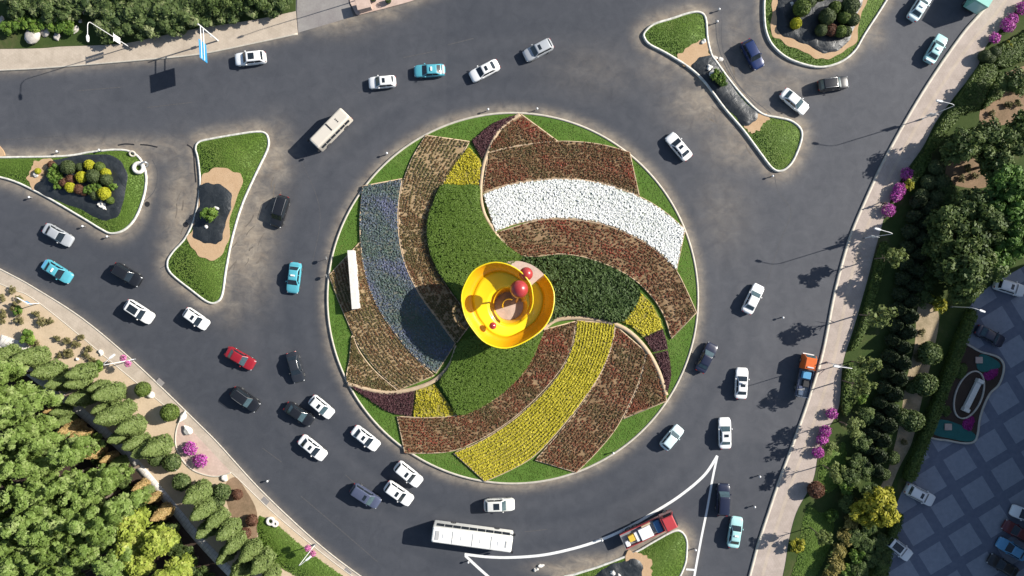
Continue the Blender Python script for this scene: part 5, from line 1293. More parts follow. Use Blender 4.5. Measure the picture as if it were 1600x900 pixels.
# oval planter of the plaza
def planter():
    out = smooth(PP([(1500, 538), (1530, 548), (1556, 556), (1566, 568), (1565, 585), (1558, 602), (1545, 615), (1535, 635), (1529, 655), (1526, 677), (1520, 690), (1505, 693), (1480, 689), (1447, 680), (1462, 640), (1482, 590)]), True, 5)
    root = thing('raised_planter', 'raised plaza planter with an oval basin and coloured planting', 'planter')
    slab('bed', out, 0.0, .40, MT['dark_soil'], root)
    band('rim', out, .28, 0.0, .52, MT['stone_kerb'], root, closed=True)
    for pts, m, nm in (([(1523, 570), (1530, 553), (1553, 562), (1560, 572), (1548, 578), (1530, 580)], 'teal_cover', 'teal_turf'), ([(1455, 676), (1465, 655), (1500, 664), (1522, 680), (1512, 689), (1485, 685)], 'teal_cover', 'teal_turf')):
        slab(nm, smooth(PP(pts), True, 5), .3, .43, MT[m], root)
    for pts in ([(1533, 585), (1545, 577), (1556, 576), (1554, 586), (1544, 593), (1536, 592)], [(1501, 660), (1508, 650), (1518, 650), (1519, 660), (1513, 672), (1503, 668)]):
        mound('flower_patch', smooth(PP(pts), True, 5), .38, .25, MT['leaves_magenta_cover'], .12, 60, root)
    for pts in ([(1490, 572), (1502, 567), (1508, 575), (1500, 590), (1489, 588)], [(1468, 638), (1476, 632), (1482, 642), (1474, 650)]):
        mound('shrub_patch', smooth(PP(pts), True, 5), .38, .45, MT['leaves_hedge'], .14, 45, root)
    for x, y in ((1526, 562), (1478, 666)):
        a, b = P(x, y); Geo().box(a - .55, a + .55, b - .5, b + .5, .4, .62, .04).build('square_slab', MT['pink_pave'], root)
    c = np.array(P(1510.5, 616)); t = np.linspace(0, 2 * np.pi, 60, endpoint=False); ang = math.radians(69)
    e = np.c_[3.95 * np.cos(t), 2.15 * np.sin(t)]; e = e @ np.array([[math.cos(ang), math.sin(ang)], [-math.sin(ang), math.cos(ang)]]) + c
    band('oval_rim', e, .2, .35, .62, MT['stone_kerb'], root, closed=True)
    slab('basin_floor', e, .3, .44, MT['dark_soil'], root)
    a, b = np.array(P(1526, 592)), np.array(P(1502, 641)); d = (b - a) / np.linalg.norm(b - a); m = (a + b) / 2; L = np.linalg.norm(b - a)
    t2 = thing('stone_bench', 'long pale stone bench with end blocks inside the oval planter', 'bench', m[0], m[1], .44, math.atan2(d[1], d[0]))
    Geo().box(-L / 2 + .5, L / 2 - .5, -.42, .42, .0, .5, .06).build('seat', MT['white_stone'], t2)
    for s in (-1, 1): Geo().box(s * (L / 2 - .25) - .28, s * (L / 2 - .25) + .28, -.5, .5, 0, .75, .05).build('end_block', MT['white_stone'], t2)
planter()

# ------------------------------------------------------------------ flower mounds in troughs
def trough(x, y, r, label, tower=False, z=.14):
    gx, gy = P(x, y)
    root = thing('flower_trough', label, 'flower trough', gx, gy, z, 0, 'troughs of magenta flowers along the pavements')
    Geo().lathe([(r * .6, 0), (r * .8, .45), (r * .84, .5), (r * .7, .48)], 18).build('trough', MT['stone_kerb'], root, True)
    n = int(420 * r * r) + 150; u = sphere_pts(n); u[:, 2] = np.abs(u[:, 2])
    V, F = leaf_quads(u * [r, r, r * .75] * (1 + .12 * rng.normal(size=(n, 1))) + [0, 0, .5], u, .13, .5)
    mesh_np('blooms', V, F, MT['leaves_magenta'], root, np.clip(rng.beta(1.6, 2.0, len(F)), 0, 1))
for x, y, r, l in ((1549, 62, .75, 'trough of magenta flowers nearest the lamp at the upper right hedge corner'), (1569, 42, 1.0, 'large trough of magenta flowers, second from the top right corner'), (1576, 33, .8, 'trough of magenta flowers touching the large one at the top right'), (1592, 16, .95, 'trough of magenta flowers at the right edge near the top'), (1412, 273, .9, 'single trough of magenta flowers above the yellow bush on the right pavement'), (1401, 297, .95, 'trough of magenta flowers left of the yellow bush'), (1396, 307, .85, 'trough of magenta flowers just above the person'), (1384, 329, .95, 'trough of magenta flowers just below the person'),
                   (1296, 645, .8, 'trough of magenta flowers right below the orange truck'), (1286, 672, .85, 'second trough of magenta flowers below the orange truck'), (1281, 686, .8, 'third trough of magenta flowers below the orange truck'), (1275, 705, .85, 'lowest trough of magenta flowers on the right pavement'), (301, 699, 1.0, 'upper trough of magenta flowers in the round bay'), (317, 718, 1.0, 'lower trough of magenta flowers in the round bay')):
    trough(x, y, r, l)
# ------------------------------------------------------------------ people
def person(x, y, z, head, label, top, legs):
    gx, gy = P(x, y)
    root = thing('person', label, 'person', gx, gy, z, math.radians(head))
    J = [((0, 0, .95), .13), ((0, 0, 1.15), .125), ((0, 0, 1.38), .14), ((0, 0, 1.50), .06), ((.015, 0, 1.58), .085), ((.02, 0, 1.68), .095), ((0, 0, 1.76), .06),
         ((0, .19, 1.40), .06), ((-.06, .25, 1.14), .045), ((.06, .26, .92), .035), ((.09, .26, .84), .03), ((0, -.19, 1.40), .06), ((.08, -.25, 1.15), .045), ((.22, -.25, .96), .035), ((.27, -.24, .90), .03),
         ((0, .10, .90), .085), ((.14, .10, .50), .06), ((.20, .10, .10), .042), ((.34, .11, .05), .035), ((0, -.10, .90), .085), ((-.08, -.10, .50), .06), ((-.28, -.10, .13), .042), ((-.17, -.11, .05), .035)]
    E = [(0, 1), (1, 2), (2, 3), (3, 4), (4, 5), (5, 6), (2, 7), (7, 8), (8, 9), (9, 10), (2, 11), (11, 12), (12, 13), (13, 14), (0, 15), (15, 16), (16, 17), (17, 18), (0, 19), (19, 20), (20, 21), (21, 22)]
    def skin(name, idx, edges, grow, mat, level=1):
        me = bpy.data.meshes.new(name); mp = {k: i for i, k in enumerate(idx)}
        me.from_pydata([J[k][0] for k in idx], [(mp[a], mp[b]) for a, b in edges], [])
        o = bpy.data.objects.new(name, me); COL.objects.link(o)
        sk = o.modifiers.new('s', 'SKIN'); sb = o.modifiers.new('d', 'SUBSURF'); sb.levels = level; sb.render_levels = level
        for i, k in enumerate(idx):
            me.skin_vertices[0].data[i].radius = (J[k][1] + grow,) * 2
        me.skin_vertices[0].data[0].use_root = True
        dg = bpy.context.evaluated_depsgraph_get(); m2 = bpy.data.meshes.new_from_object(o.evaluated_get(dg)); m2.name = name
        for p in m2.polygons: p.use_smooth = True
        bpy.data.objects.remove(o); m2.materials.clear(); m2.materials.append(mat)
        return link(bpy.data.objects.new(name, m2), root)
    skin('body', list(range(len(J))), E, 0, MT['skin'], 2)
    skin('jacket', [1, 0, 2, 7, 8, 9, 11, 12, 13], [(0, 1), (1, 2), (2, 7), (7, 8), (8, 9), (2, 11), (11, 12), (12, 13)], .02, MT[top])
    skin('trousers', [0, 15, 16, 17, 19, 20, 21], [(0, 15), (15, 16), (16, 17), (0, 19), (19, 20), (20, 21)], .018, MT[legs])
    Geo().lathe([(.005, .10), (.07, .09), (.108, .04), (.115, -.03), (.10, -.06)], 14, (0, 0, 1.70)).build('hair', MT['hair'], root, True)
    return root
person(1375, 319, .13, 75, 'person in a dark jacket walking along the right pavement', 'cloth_dark', 'cloth_dark')

# ------------------------------------------------------------------ plants: prototypes
for s in range(3):
    proto_tree('poplar%d' % s, 'poplar_tree', MT['leaves_poplar'], 4.0, .20, crown_mesh('', None, 1.45, 6.4, 9.2, 70, 85, .22, .62, .35, seed=20 + s), 5, 1.2, s)
proto_tree('poplar_y', 'poplar_tree', MT['leaves_poplar_yellow'], 3.0, .2, crown_mesh('', None, 2.0, 3.6, 6.2, 46, 95, .26, .8, .35, seed=31), 5, 1.2, 7)
for s in range(3):
    proto_tree('dark%d' % s, 'broadleaf_tree', MT['leaves_dark_broad'], 2.0, .18, crown_mesh('', None, 2.0, 1.9, 4.0, 34, 90, .22, .8, .4, seed=40 + s), 5, 1.5, s)
for s in range(2):
    proto_tree('bright%d' % s, 'broadleaf_tree', MT['leaves_bright_broad'], 2.5, .2, crown_mesh('', None, 2.6, 2.2, 5.0, 46, 100, .24, .85, .4, seed=50 + s), 6, 1.8, s)
for s in range(3):
    proto_tree('young%d' % s, 'young_tree', MT['leaves_young'], 2.6, .09, crown_mesh('', None, 1.35, 1.5, 5.0, 16, 42, .22, .55, .3, seed=60 + s), 6, 1.1, s)
for s in range(3):
    proto_tree('pale%d' % s, 'leafy_bush', MT['leaves_pale_shrub'], .8, .10, crown_mesh('', None, 1.75, 1.2, 1.9, 34, 75, .24, .6, .4, seed=70 + s), 5, 1.2, s)
proto_tree('yellow', 'yellow_tree', MT['leaves_yellow_tree'], 1.2, .14, crown_mesh('', None, 2.5, 1.3, 2.8, 46, 80, .24, .65, .4, seed=80), 6, 1.8, 2)
proto_tree('yellowbush', 'yellow_bush', MT['leaves_yellow_tree'], .4, .06, crown_mesh('', None, .8, .6, .9, 14, 45, .17, .35, .4, seed=81), 4, .6, 2)
proto_tree('olive', 'olive_bush', MT['leaves_olive_shrub'], .5, .08, crown_mesh('', None, 1.0, .7, 1.1, 18, 60, .18, .45, .4, seed=82), 4, .8, 3)
for s in range(2):
    proto_tree('dry%d' % s, 'dry_shrub', MT['leaves_dry_shrub'], .2, .04, crown_mesh('', None, .75, .4, .5, 9, 26, .15, .3, .3, seed=85 + s), 5, .6, s)
proto_tree('green', 'green_bush', MT['leaves_bright_bush'], .4, .07, crown_mesh('', None, 1.0, .7, 1.0, 16, 60, .18, .45, .4, seed=90), 4, .8, 4)
shrub_ball('ballg', 'clipped_shrub', MT['leaves_box_green'], 1.0, 1500, .10, .9, .05, 1)
shrub_ball('balld', 'clipped_shrub', MT['leaves_box_dark'], 1.0, 1400, .10, .85, .08, 2)
shrub_ball('bally', 'clipped_shrub', MT['leaves_box_yellow'], 1.0, 1400, .11, .85, .08, 3)
shrub_ball('ballr', 'round_shrub', MT['leaves_red_shrub'], 1.0, 1300, .11, .75, .12, 4)
shrub_ball('ballb', 'round_shrub', MT['leaves_pale_shrub'], 1.0, 1300, .13, .75, .2, 5)
cone_tree('cone0', 'cypress_tree', MT['leaves_arbor'], 1.6, 7.4, 3200, .17, 1)
cone_tree('cone1', 'cypress_tree', MT['leaves_arbor'], 1.4, 6.6, 2800, .17, 2)
cone_tree('tan', 'brown_cypress', MT['leaves_tan_arbor'], 1.05, 5.6, 1900, .15, 3)
cone_tree('darkcone', 'dark_conifer', MT['leaves_dark_conifer'], 1.1, 2.7, 1300, .20, 4, 0.9)

R_ = random.Random(3)
def rot(): return R_.uniform(0, 6.28)
# cypress row between the sandy strip and the path (plan points are the middles of the crowns)
CY = [(8, 556, 1.0), (52, 558, 1.15), (78, 580, 1.0), (128, 582, 1.0), (95, 598, .9), (120, 598, .9), (172, 614, 1.0), (150, 606, .8), (126, 622, .85), (158, 640, .8), (180, 648, 1.15), (205, 666, 1.05), (190, 640, .8), (184, 684, .85), (212, 692, .85), (247, 698, 1.1), (228, 703, .9), (310, 770, 1.1), (318, 797, 1.0), (338, 812, 1.0), (322, 828, .85), (356, 828, 1.05), (366, 850, .9), (390, 862, 1.0), (410, 878, .95), (350, 870, .8), (378, 892, 1.0), (420, 902, 1.0)]
CL = ['cypress at the left edge beside the pale path', 'broad cypress at the upper end of the row by the dry shrubs', 'cypress below the broad one at the upper end of the row', 'cypress nearest the dry shrubs on the sandy strip', 'small cypress leaning over the upper path', 'small cypress behind the upper group of the row', 'cypress beside the white stone slab', 'small cypress left of the white stone slab', 'small cypress over the path between two shadows', 'small cypress below the white stone slab', 'broad cypress just below the white stone slab', 'broad cypress left of the lower clipped ball', 'small cypress behind the broad pair by the clipped balls', 'small cypress over the path in the middle of the row', 'small cypress in the middle of the row', 'broad cypress left of the round bay', 'small cypress left of the broad one by the round bay', 'cypress below the white stone behind the round bay', 'second cypress below the round bay', 'third cypress below the round bay', 'small cypress over the lower path', 'broad cypress left of the brown planting ground', 'small cypress in the lower row', 'cypress left of the bottom lawn', 'cypress touching the bottom lawn', 'small cypress on the path side near the bottom', 'cypress at the bottom edge left of the lawn', 'cypress at the bottom edge nearest the lawn']
for k, ((x, y, s), l) in enumerate(zip(CY, CL)):
    gx, gy = G(x, y, 3.2); put('cone%d' % (k % 2), gx, gy, .15, rot(), s * R_.uniform(.95, 1.05), l, 'cypress', 'cypress trees beside the pale path')
TN = [(116, 669, 1.1, 'brown cypress at the upper end of the brown group'), (127, 679, .9, 'second brown cypress behind the path'), (126, 698, 1.0, 'brown cypress touching the forest edge'), (150, 706, 1.0, 'brown cypress in the middle behind the path'), (170, 716, .8, 'lowest of the upper brown cypress group'), (219, 760, .8, 'brown cypress right of the small green one by the path'), (238, 779, .75, 'brown cypress above the big brown one near the path bend'), (256, 800, 1.05, 'big brown cypress at the lower end of the path'), (84, 640, .8, 'brown cypress in the shade near the upper path')]
for x, y, s, l in TN:
    gx, gy = G(x, y, 2.4); put('tan', gx, gy, .13, rot(), s, l, 'cypress', 'brown cypress trees behind the path')
for x, y, s, l in ((188, 722, .7, 'small green cypress beside the brown group'), (229, 768, .7, 'small green cypress between two brown ones'), (100, 640, .7, 'small green cypress in the shade by the upper path'), (108, 656, .7, 'small green cypress above the brown group')):
    gx, gy = G(x, y, 1.6); put('cone1', gx, gy, .13, rot(), s, l, 'cypress', 'green cypress trees behind the path')
# the wood at the lower left
pts = []
forest = np.array([(-90, 585), (5, 578), (44, 612), (84, 668), (132, 718), (180, 762), (212, 802), (246, 840), (285, 885), (325, 950), (-90, 980)], float)
lo, hi = forest.min(0), forest.max(0)
tries = 0
while len(pts) < 76 and tries < 9000:
    tries += 1
    q = np.array([[R_.uniform(lo[0], hi[0]), R_.uniform(lo[1], hi[1])]])
    if inside(forest, q)[0] and all((q[0, 0] - a) ** 2 + (q[0, 1] - b) ** 2 > 27 ** 2 for a, b in pts): pts.append(tuple(q[0]))
for k, (x, y) in enumerate(pts):
    yel = x > 200 and y > 800
    h = R_.uniform(.85, 1.15)
    gx, gy = G(x, y, 6.2 if yel else 9.2 * h)
    if yel: put('poplar_y', gx, gy, .12, rot(), h, 'yellow green poplar crown at the lower right edge of the wood', 'poplar', 'yellow green trees at the edge of the wood')
    else: put('poplar%d' % (k % 3), gx, gy, .12, rot(), R_.uniform(.9, 1.1), 'tall green poplar of the dense wood at the lower left', 'poplar', 'poplars of the lower left wood', h)
for k, (x, y) in enumerate([(98, 650), (135, 690), (160, 712), (178, 735), (196, 748), (206, 770), (222, 782), (240, 800), (252, 822), (268, 826), (276, 848), (292, 862), (300, 880), (316, 896), (330, 905), (262, 845), (283, 872)]):
    gx, gy = G(x, y, 1.0); put('dark%d' % (k % 3), gx, gy, .05, rot(), .6, 'low dark bush in the shade between the wood and the pale path', 'bush', 'undergrowth bushes between the wood and the path', sz=.42)
# shrubs on the sandy strip
DS = [(20, 452), (5, 464), (30, 466), (22, 480), (30, 489), (5, 492), (3, 503), (58, 492), (66, 504), (80, 503), (30, 500), (46, 528), (55, 536), (90, 530), (106, 533), (120, 536), (128, 527), (112, 550), (106, 553), (136, 553), (143, 564), (92, 556), (138, 545), (156, 566)]
for k, (x, y) in enumerate(DS):
    gx, gy = G(x, y, .5); put('dry%d' % (k % 2), gx, gy, .16, rot(), R_.uniform(.6, 1.15), 'low dry shrub on the bare sandy strip', 'shrub', 'dry shrubs on the sandy strip')
for x, y, s, l in ((46, 527, 1.1, 'green bush by the pale path at the far left'), (154, 572, .8, 'green bush below the flower basket shadow'), (28, 485, .7, 'green bush among the dry shrubs near the left edge')):
    gx, gy = G(x, y, .8); put('green', gx, gy, .16, rot(), s, l, 'bush', 'green bushes on the sandy strip')
for x, y, s, l in ((224, 608, 1.15, 'upper clipped ball shrub on the sand'), (267, 644, 1.35, 'lower clipped ball shrub on the sand by the round bay')):
    gx, gy = G(x, y, 1.2); put('ballg', gx, gy, .16, rot(), s, l, 'clipped shrub', 'clipped balls on the sand')
for x, y, s, l in ((270, 722, 1.3, 'bush between the path and the white stone'), (245, 715, 1.2, 'bush at the path left of the round bay'), (348, 768, 1.3, 'dark upright bush below the round bay'), (340, 782, 1.1, 'dark bush in the row below the round bay'), (285, 752, 1.3, 'bush below the white stone behind the bay')):
    gx, gy = G(x, y, 1.0); put('ballb', gx, gy, .16, rot(), s, l, 'bush', 'bushes round the bay')
for x, y, s, l in ((372, 772, .8, 'dark red low shrub on the brown planting ground'), (395, 812, .9, 'dark red shrub at the corner of the bottom lawn'), (385, 832, .8, 'dark red shrub left of the bottom lawn')):
    gx, gy = G(x, y, .6); put('ballr', gx, gy, .16, rot(), s, l, 'shrub', 'dark red shrubs on the brown ground')
# left island shrubs
LI = [(109, 262, 1.05, 'balld', 'large dark green clipped ball at the upper left of the island shrubs'), (125, 261, .62, 'balld', 'small dark green ball right of the large one'), (141, 258, .78, 'bally', 'yellow ball at the top of the island shrubs'), (129, 277, .85, 'bally', 'yellow ball in the middle of the island shrubs'), (149, 276, 1.05, 'balld', 'large dark green ball in the middle of the island shrubs'), (157, 261, .75, 'ballg', 'light green ball right of the top yellow one'), (166, 271, .75, 'bally', 'yellow ball at the right of the island shrubs'), (168, 281, .9, 'balld', 'dark green ball under the right yellow one'), (111, 293, .78, 'bally', 'single yellow ball on the red ground'), (165, 303, .95, 'bally', 'large yellow ball at the lower right of the island shrubs'), (149, 306, .7, 'balld', 'dark green ball left of the lower yellow one'), (172, 313, .6, 'ballg', 'green ball right of the lower yellow one'), (58, 267, .45, 'bally', 'small yellow plant on the sand patch of the left island')]
for x, y, s, k, l in LI:
    gx, gy = G(x, y, .9); put(k, gx, gy, .3, rot(), s, l, 'clipped shrub', 'clipped shrubs on the left island')
for x, y, s, l in ((86, 265, .75, 'upper bright green bush at the left of the island shrubs'), (84, 277, .8, 'middle bright green bush at the left of the island shrubs'), (93, 276, .7, 'bright green bush right of the left pair'), (90, 290, .65, 'lowest bright green bush at the left of the shrubs'), (140, 297, .75, 'green bush above the lower dark ball'), (152, 293, .75, 'green bush above the lower yellow ball'), (177, 292, .6, 'green bush at the right end of the shrubs')):
    gx, gy = G(x, y, .8); put('green', gx, gy, .3, rot(), s, l, 'bush', 'loose green bushes on the left island')
for x, y, s, l in ((102, 286, .7, 'red leaved shrub left of the single yellow ball'), (112, 281, .7, 'red leaved shrub above the single yellow ball'), (125, 296, .75, 'red leaved shrub right of the single yellow ball'), (132, 300, .6, 'red leaved shrub beside the lower green bush'), (82, 258, .6, 'red leaved shrub at the upper left of the shrubs')):
    gx, gy = G(x, y, .6); put('ballr', gx, gy, .28, rot(), s, l, 'shrub', 'red leaved shrubs on the left island')
gx, gy = G(329, 336, 1.0); put('green', gx, gy, .35, rot(), 1.15, 'single bright green plant on the netted left island', 'bush')
for x, y, s, l in ((1119, 118, .9, 'dark green bush on the net of the long island'), (1127, 127, .8, 'green bush by the kerb of the long island')):
    gx, gy = G(x, y, .8); put('green', gx, gy, .3, rot(), s, l, 'bush', 'bushes on the long island')
UR = [(1250, 15, 1.3, 'ballg', 'green ball left of the net gap on the upper right island'), (1262, 3, 1.1, 'balld', 'dark green ball at the top edge of the upper right island'), (1243, 37, .85, 'bally', 'single yellow ball on the upper right island'), (1290, 28, 1.2, 'balld', 'dark green ball at the left of the right shrub group'), (1303, 14, 1.0, 'ballg', 'green ball at the top of the right shrub group'), (1325, 12, 1.35, 'balld', 'large dark ball at the top right of the island shrubs'), (1317, 28, 1.0, 'ballg', 'green ball in the middle of the right shrub group'), (1331, 32, 1.0, 'balld', 'dark ball at the right end of the shrub group'), (1312, 50, .9, 'ballg', 'upright green ball at the lower edge of the shrub group'), (1322, 50, .8, 'balld', 'dark ball at the lower right of the shrub group'), (1282, 48, .9, 'balld', 'dark ball at the lower left of the shrub group'), (1279, -8, 1.2, 'ballg', 'green ball cut by the top edge of the picture'), (1298, 48, .9, 'ballr', 'dark red shrub at the bottom of the right shrub group')]
for x, y, s, k, l in UR:
    gx, gy = G(x, y, 1.0); put(k, gx, gy, .35, rot(), s, l, 'clipped shrub', 'clipped shrubs on the upper right island')
# bushes along the upper left pavement
TB = [(30, 38, 1.0), (54, 40, 1.0), (84, 40, 1.05), (104, 45, .85), (10, 46, .9), (68, 16, 1.2), (104, 16, 1.1), (130, 4, 1.2), (25, 8, 1.2), (60, -6, 1.3), (100, -12, 1.2), (165, 24, 1.3), (175, 48, 1.2), (196, 34, 1.3), (214, 16, 1.5), (224, 42, 1.2), (246, 32, 1.3), (262, 14, 1.5), (270, 44, 1.0), (288, 30, 1.4), (302, 8, 1.5), (318, 26, 1.2), (338, 12, 1.4), (352, 26, 1.0), (366, 6, 1.4), (386, 14, 1.1), (406, 4, 1.3), (424, 10, 1.0), (438, 2, 1.0), (180, -6, 1.4), (230, -10, 1.5), (270, -14, 1.5), (320, -14, 1.5), (380, -16, 1.5), (425, -18, 1.4)]
TBL = ['bush left of the broad flat boulder', 'bush above the broad flat boulder', 'bush right above the boulders', 'bush left of the pale boulders', 'bush at the left edge above the shadow', 'bush in the second row above the boulders', 'bush left of the large pale boulder', 'bush at the top edge by the pale boulder', 'bush near the top left corner', '', '', 'leafy bush right of the pale boulder', 'leafy bush behind the lamp pole', 'leafy bush right of the lamp banner', 'large leafy bush at the top by the lamp', 'leafy bush overhanging the pavement right of the lamp', 'leafy bush in the middle of the upper row', 'large leafy bush at the top in the middle', 'leafy bush over the pavement left of the blue sign', 'large leafy bush left of the blue sign', 'large leafy bush above the blue sign', 'leafy bush just left of the sign post top', 'large leafy bush right of the sign post', 'small bush at the pavement right of the sign', 'large bush right of the blue sign at the top', 'bush near the right end of the row', 'large bush near the right end of the row', 'small bush at the right end of the row', 'last bush beside the side road', '', '', '', '', '', '']
for k, ((x, y, s), l) in enumerate(zip(TB, TBL)):
    gx, gy = G(x, y - 4, 1.4 * s); key = 'dark%d' % (k % 3) if k in (22, 24, 26, 33) else 'green' if k < 5 else 'pale%d' % (k % 3)
    sc = s * (.62 if key[:4] == 'dark' else 1.3 if key == 'green' else 1.0)
    put(key, gx, gy, .15, rot(), sc, l or 'leafy bush cut by the top edge at the upper left', 'bush', 'bushes along the upper left pavement', sz=sc * .72)

# right-hand park strip
HG = [([(1526, 105), (1548, 104), (1553, 118), (1540, 142), (1524, 172), (1500, 180), (1478, 205), (1452, 240), (1443, 232), (1466, 192), (1494, 152)], 'long clipped hedge along the right pavement opposite the upper lamp'),
      ([(1558, 114), (1567, 122), (1562, 150), (1545, 162), (1532, 172), (1540, 148), (1552, 122)], 'clipped hedge block right of the long hedge'),
      ([(1440, 240), (1452, 245), (1436, 275), (1420, 290), (1413, 278), (1428, 256)], 'short hedge left of the dark trees'),
      ([(1500, 205), (1530, 198), (1542, 204), (1532, 214), (1500, 222), (1490, 215)], 'pale green low hedge at the edge of the tree shade'),
      ([(1550, 80), (1572, 66), (1600, 50), (1640, 30), (1640, 80), (1600, 95), (1566, 108), (1548, 100)], 'clipped hedge right of the magenta flower troughs'),
      ([(1372, 382), (1384, 386), (1374, 430), (1352, 505), (1338, 540), (1326, 545), (1340, 510), (1358, 442)], 'dark hedge along the pavement under the young trees'),
      ([(1320, 572), (1336, 574), (1334, 610), (1322, 648), (1313, 642), (1314, 608)], 'dark hedge beside the pavement right of the orange truck'),
      ([(1508, 484), (1517, 492), (1502, 535), (1482, 590), (1458, 652), (1434, 715), (1420, 748), (1408, 742), (1424, 700), (1446, 640), (1468, 580), (1490, 522)], 'long dark hedge between the soil path and the plaza'),
      ([(1398, 800), (1404, 806), (1390, 850), (1376, 905), (1355, 905), (1366, 870), (1382, 830)], 'dark hedge at the lower plaza edge')]
for k, (pts_, l) in enumerate(HG):
    root = thing('clipped_hedge', l, 'hedge', group='clipped hedges of the right park strip')
    mound('foliage', smooth(PP(pts_), True, 5), .15, (1.0, 1.0, .9, .8, 1.0, 1.0, .9, 1.7, 1.6)[k], MT['leaves_hedge'], .15, 42, root, lump=.12, edge=.4)
DC = [(1440, 318, 1.05), (1434, 340, 1.0), (1428, 364, 1.05), (1424, 388, 1.0), (1420, 412, 1.05), (1417, 436, 1.0), (1413, 460, 1.0), (1409, 484, 1.05), (1405, 508, 1.0), (1401, 532, .95), (1397, 556, 1.05), (1392, 580, 1.0), (1387, 604, 1.0), (1381, 628, .95), (1376, 652, 1.0), (1370, 676, .95), (1364, 700, .9), (1358, 722, .85)]
for k, (x, y, s) in enumerate(DC):
    gx, gy = P(x - 12, y - 1)
    put('darkcone', gx, gy, .15, rot(), s, 'dark pointed conifer of the tight row in the right park strip', 'conifer', 'row of dark conifers in the right park strip')
for k, (x, y, s) in enumerate(DC):
    gx, gy = P(x + 3 + (k % 3), y + 10)
    put('darkcone', gx, gy, .15, rot(), s * 1.15, 'dark pointed conifer of the tight row in the right park strip', 'conifer', 'row of dark conifers in the right park strip')
DT = [(1500, 228, 1.15, 'dark tree at the edge of the brown soil clearing'), (1540, 215, 1.1, 'dark tree in the upper group of the park'), (1575, 225, 1.1, 'dark tree at the right of the upper group'), (1600, 200, 1.2, 'dark tree cut by the right edge'), (1555, 255, 1.1, 'dark tree between the clearing and the bright trees'), (1480, 345, 1.2, 'dark tree in the shaded middle of the park'), (1518, 375, 1.2, 'dark tree below the clearing'), (1502, 418, 1.45, 'large dark tree above the yellow bush'), (1530, 420, 1.3, 'large dark tree at the plaza corner'), (1508, 450, 1.0, 'dark tree right above the yellow bush'), (1545, 350, 1.2, 'dark tree left of the bright trees'), (1470, 385, 1.0, 'dark tree beside the conifer row'), (1520, 320, 1.1, 'dark tree just below the soil clearing'), (1585, 130, .9, 'dark tree at the upper right soil')]
for k, (x, y, s, l) in enumerate(DT):
    gx, gy = G(x, y, 4.0 * s); put('dark%d' % (k % 3), gx, gy, .15, rot(), s, l, 'tree', 'dark trees of the right park strip')
for x, y, s, l in ((1575, 292, 1.1, 'bright green tree at the right edge'), (1598, 330, 1.1, 'bright green tree cut by the right edge'), (1562, 335, .95, 'bright green tree in the middle of the bright group'), (1590, 375, 1.0, 'lowest bright green tree at the plaza'), (1560, 395, .85, 'bright green tree at the plaza corner')):
    gx, gy = G(x, y, 5.0 * s); put('bright%d' % (int(x) % 2), gx, gy, .15, rot(), s, l, 'tree', 'bright green trees of the right park strip')
YT = [(1394, 402, 1.0, 'young tree nearest the person on the right pavement'), (1374, 494, 1.15, 'young tree in the middle of the pavement row'), (1356, 570, 1.0, 'young tree right of the orange truck'), (1344, 602, 1.1, 'young tree below the one by the orange truck'), (1334, 668, .95, 'young tree right of the magenta troughs'), (1306, 738, .9, 'young tree above the red brown shrub'), (1283, 838, .8, 'young tree on the lower right lawn'), (1296, 700, .7, 'small young tree by the lowest magenta trough')]
for k, (x, y, s, l) in enumerate(YT):
    gx, gy = G(x, y, 5.0 * s); put('young%d' % (k % 3), gx, gy, .15, rot(), s, l, 'tree', 'young trees along the right pavement')
for x, y, s, l in ((1372, 786, 1.15, 'big yellow green tree at the plaza edge'), (1352, 805, .8, 'smaller yellow green tree beside the big one')):
    gx, gy = G(x, y, 2.8); put('yellow', gx, gy, .15, rot(), s, l, 'tree', 'yellow trees at the plaza edge')
for x, y, s, l in ((1468, 476, 1.2, 'yellow bush below the large dark tree'), (1452, 464, .8, 'small yellow bush above the round shrubs'), (1421, 288, .9, 'yellow bush beside the magenta troughs'), (1578, 70, .7, 'yellow bush by the magenta troughs at the top right'), (1246, 852, 1.2, 'yellow bush on the lower right pavement edge')):
    gx, gy = G(x, y, 1.0); put('yellowbush', gx, gy, .15, rot(), s, l, 'bush', 'yellow bushes of the right park strip')
for x, y, s, l in ((1450, 552, 1.7, 'round shrub at the top of the soil path'), (1443, 600, 1.7, 'round shrub in the middle of the soil path'), (1427, 605, 1.0, 'small round shrub beside the middle one'), (1424, 657, 1.6, 'round shrub at the lower soil path'), (1410, 652, 1.3, 'round shrub left of the lower one'), (1396, 716, 1.0, 'small round shrub above the yellow tree'), (1383, 742, .9, 'small round shrub near the parked white car')):
    gx, gy = G(x, y, 1.2); put('ballb', gx, gy, .15, rot(), s, l, 'round shrub', 'round shrubs on the soil path')
for x, y, s, l in ((1338, 790, 1.0, 'olive bush left of the yellow tree'), (1328, 815, 1.0, 'olive bush below the yellow tree'), (1318, 838, 1.0, 'olive bush in the lower strip'), (1310, 858, 1.0, 'olive bush at the lower lawn'), (1304, 880, 1.1, 'olive bush near the bottom edge'), (1296, 896, 1.0, 'olive bush at the bottom edge')):
    gx, gy = G(x, y, 1.0); put('olive', gx, gy, .15, rot(), s, l, 'bush', 'olive bushes of the lower right strip')
for x, y, s, l in ((1338, 868, 1.2, 'green bush between the olive bushes and the plaza hedge'), (1324, 892, 1.1, 'green bush at the bottom edge of the right strip'), (1350, 835, .9, 'green bush below the yellow tree'), (1300, 806, .9, 'green bush above the lower lawn'), (1345, 620, 1.0, 'green bush between the hedge and the conifer row'), (1322, 760, 1.1, 'green bush right of the red brown shrub')):
    gx, gy = G(x, y, 1.0); put('green', gx, gy, .15, rot(), s, l, 'bush', 'green bushes of the lower right strip')
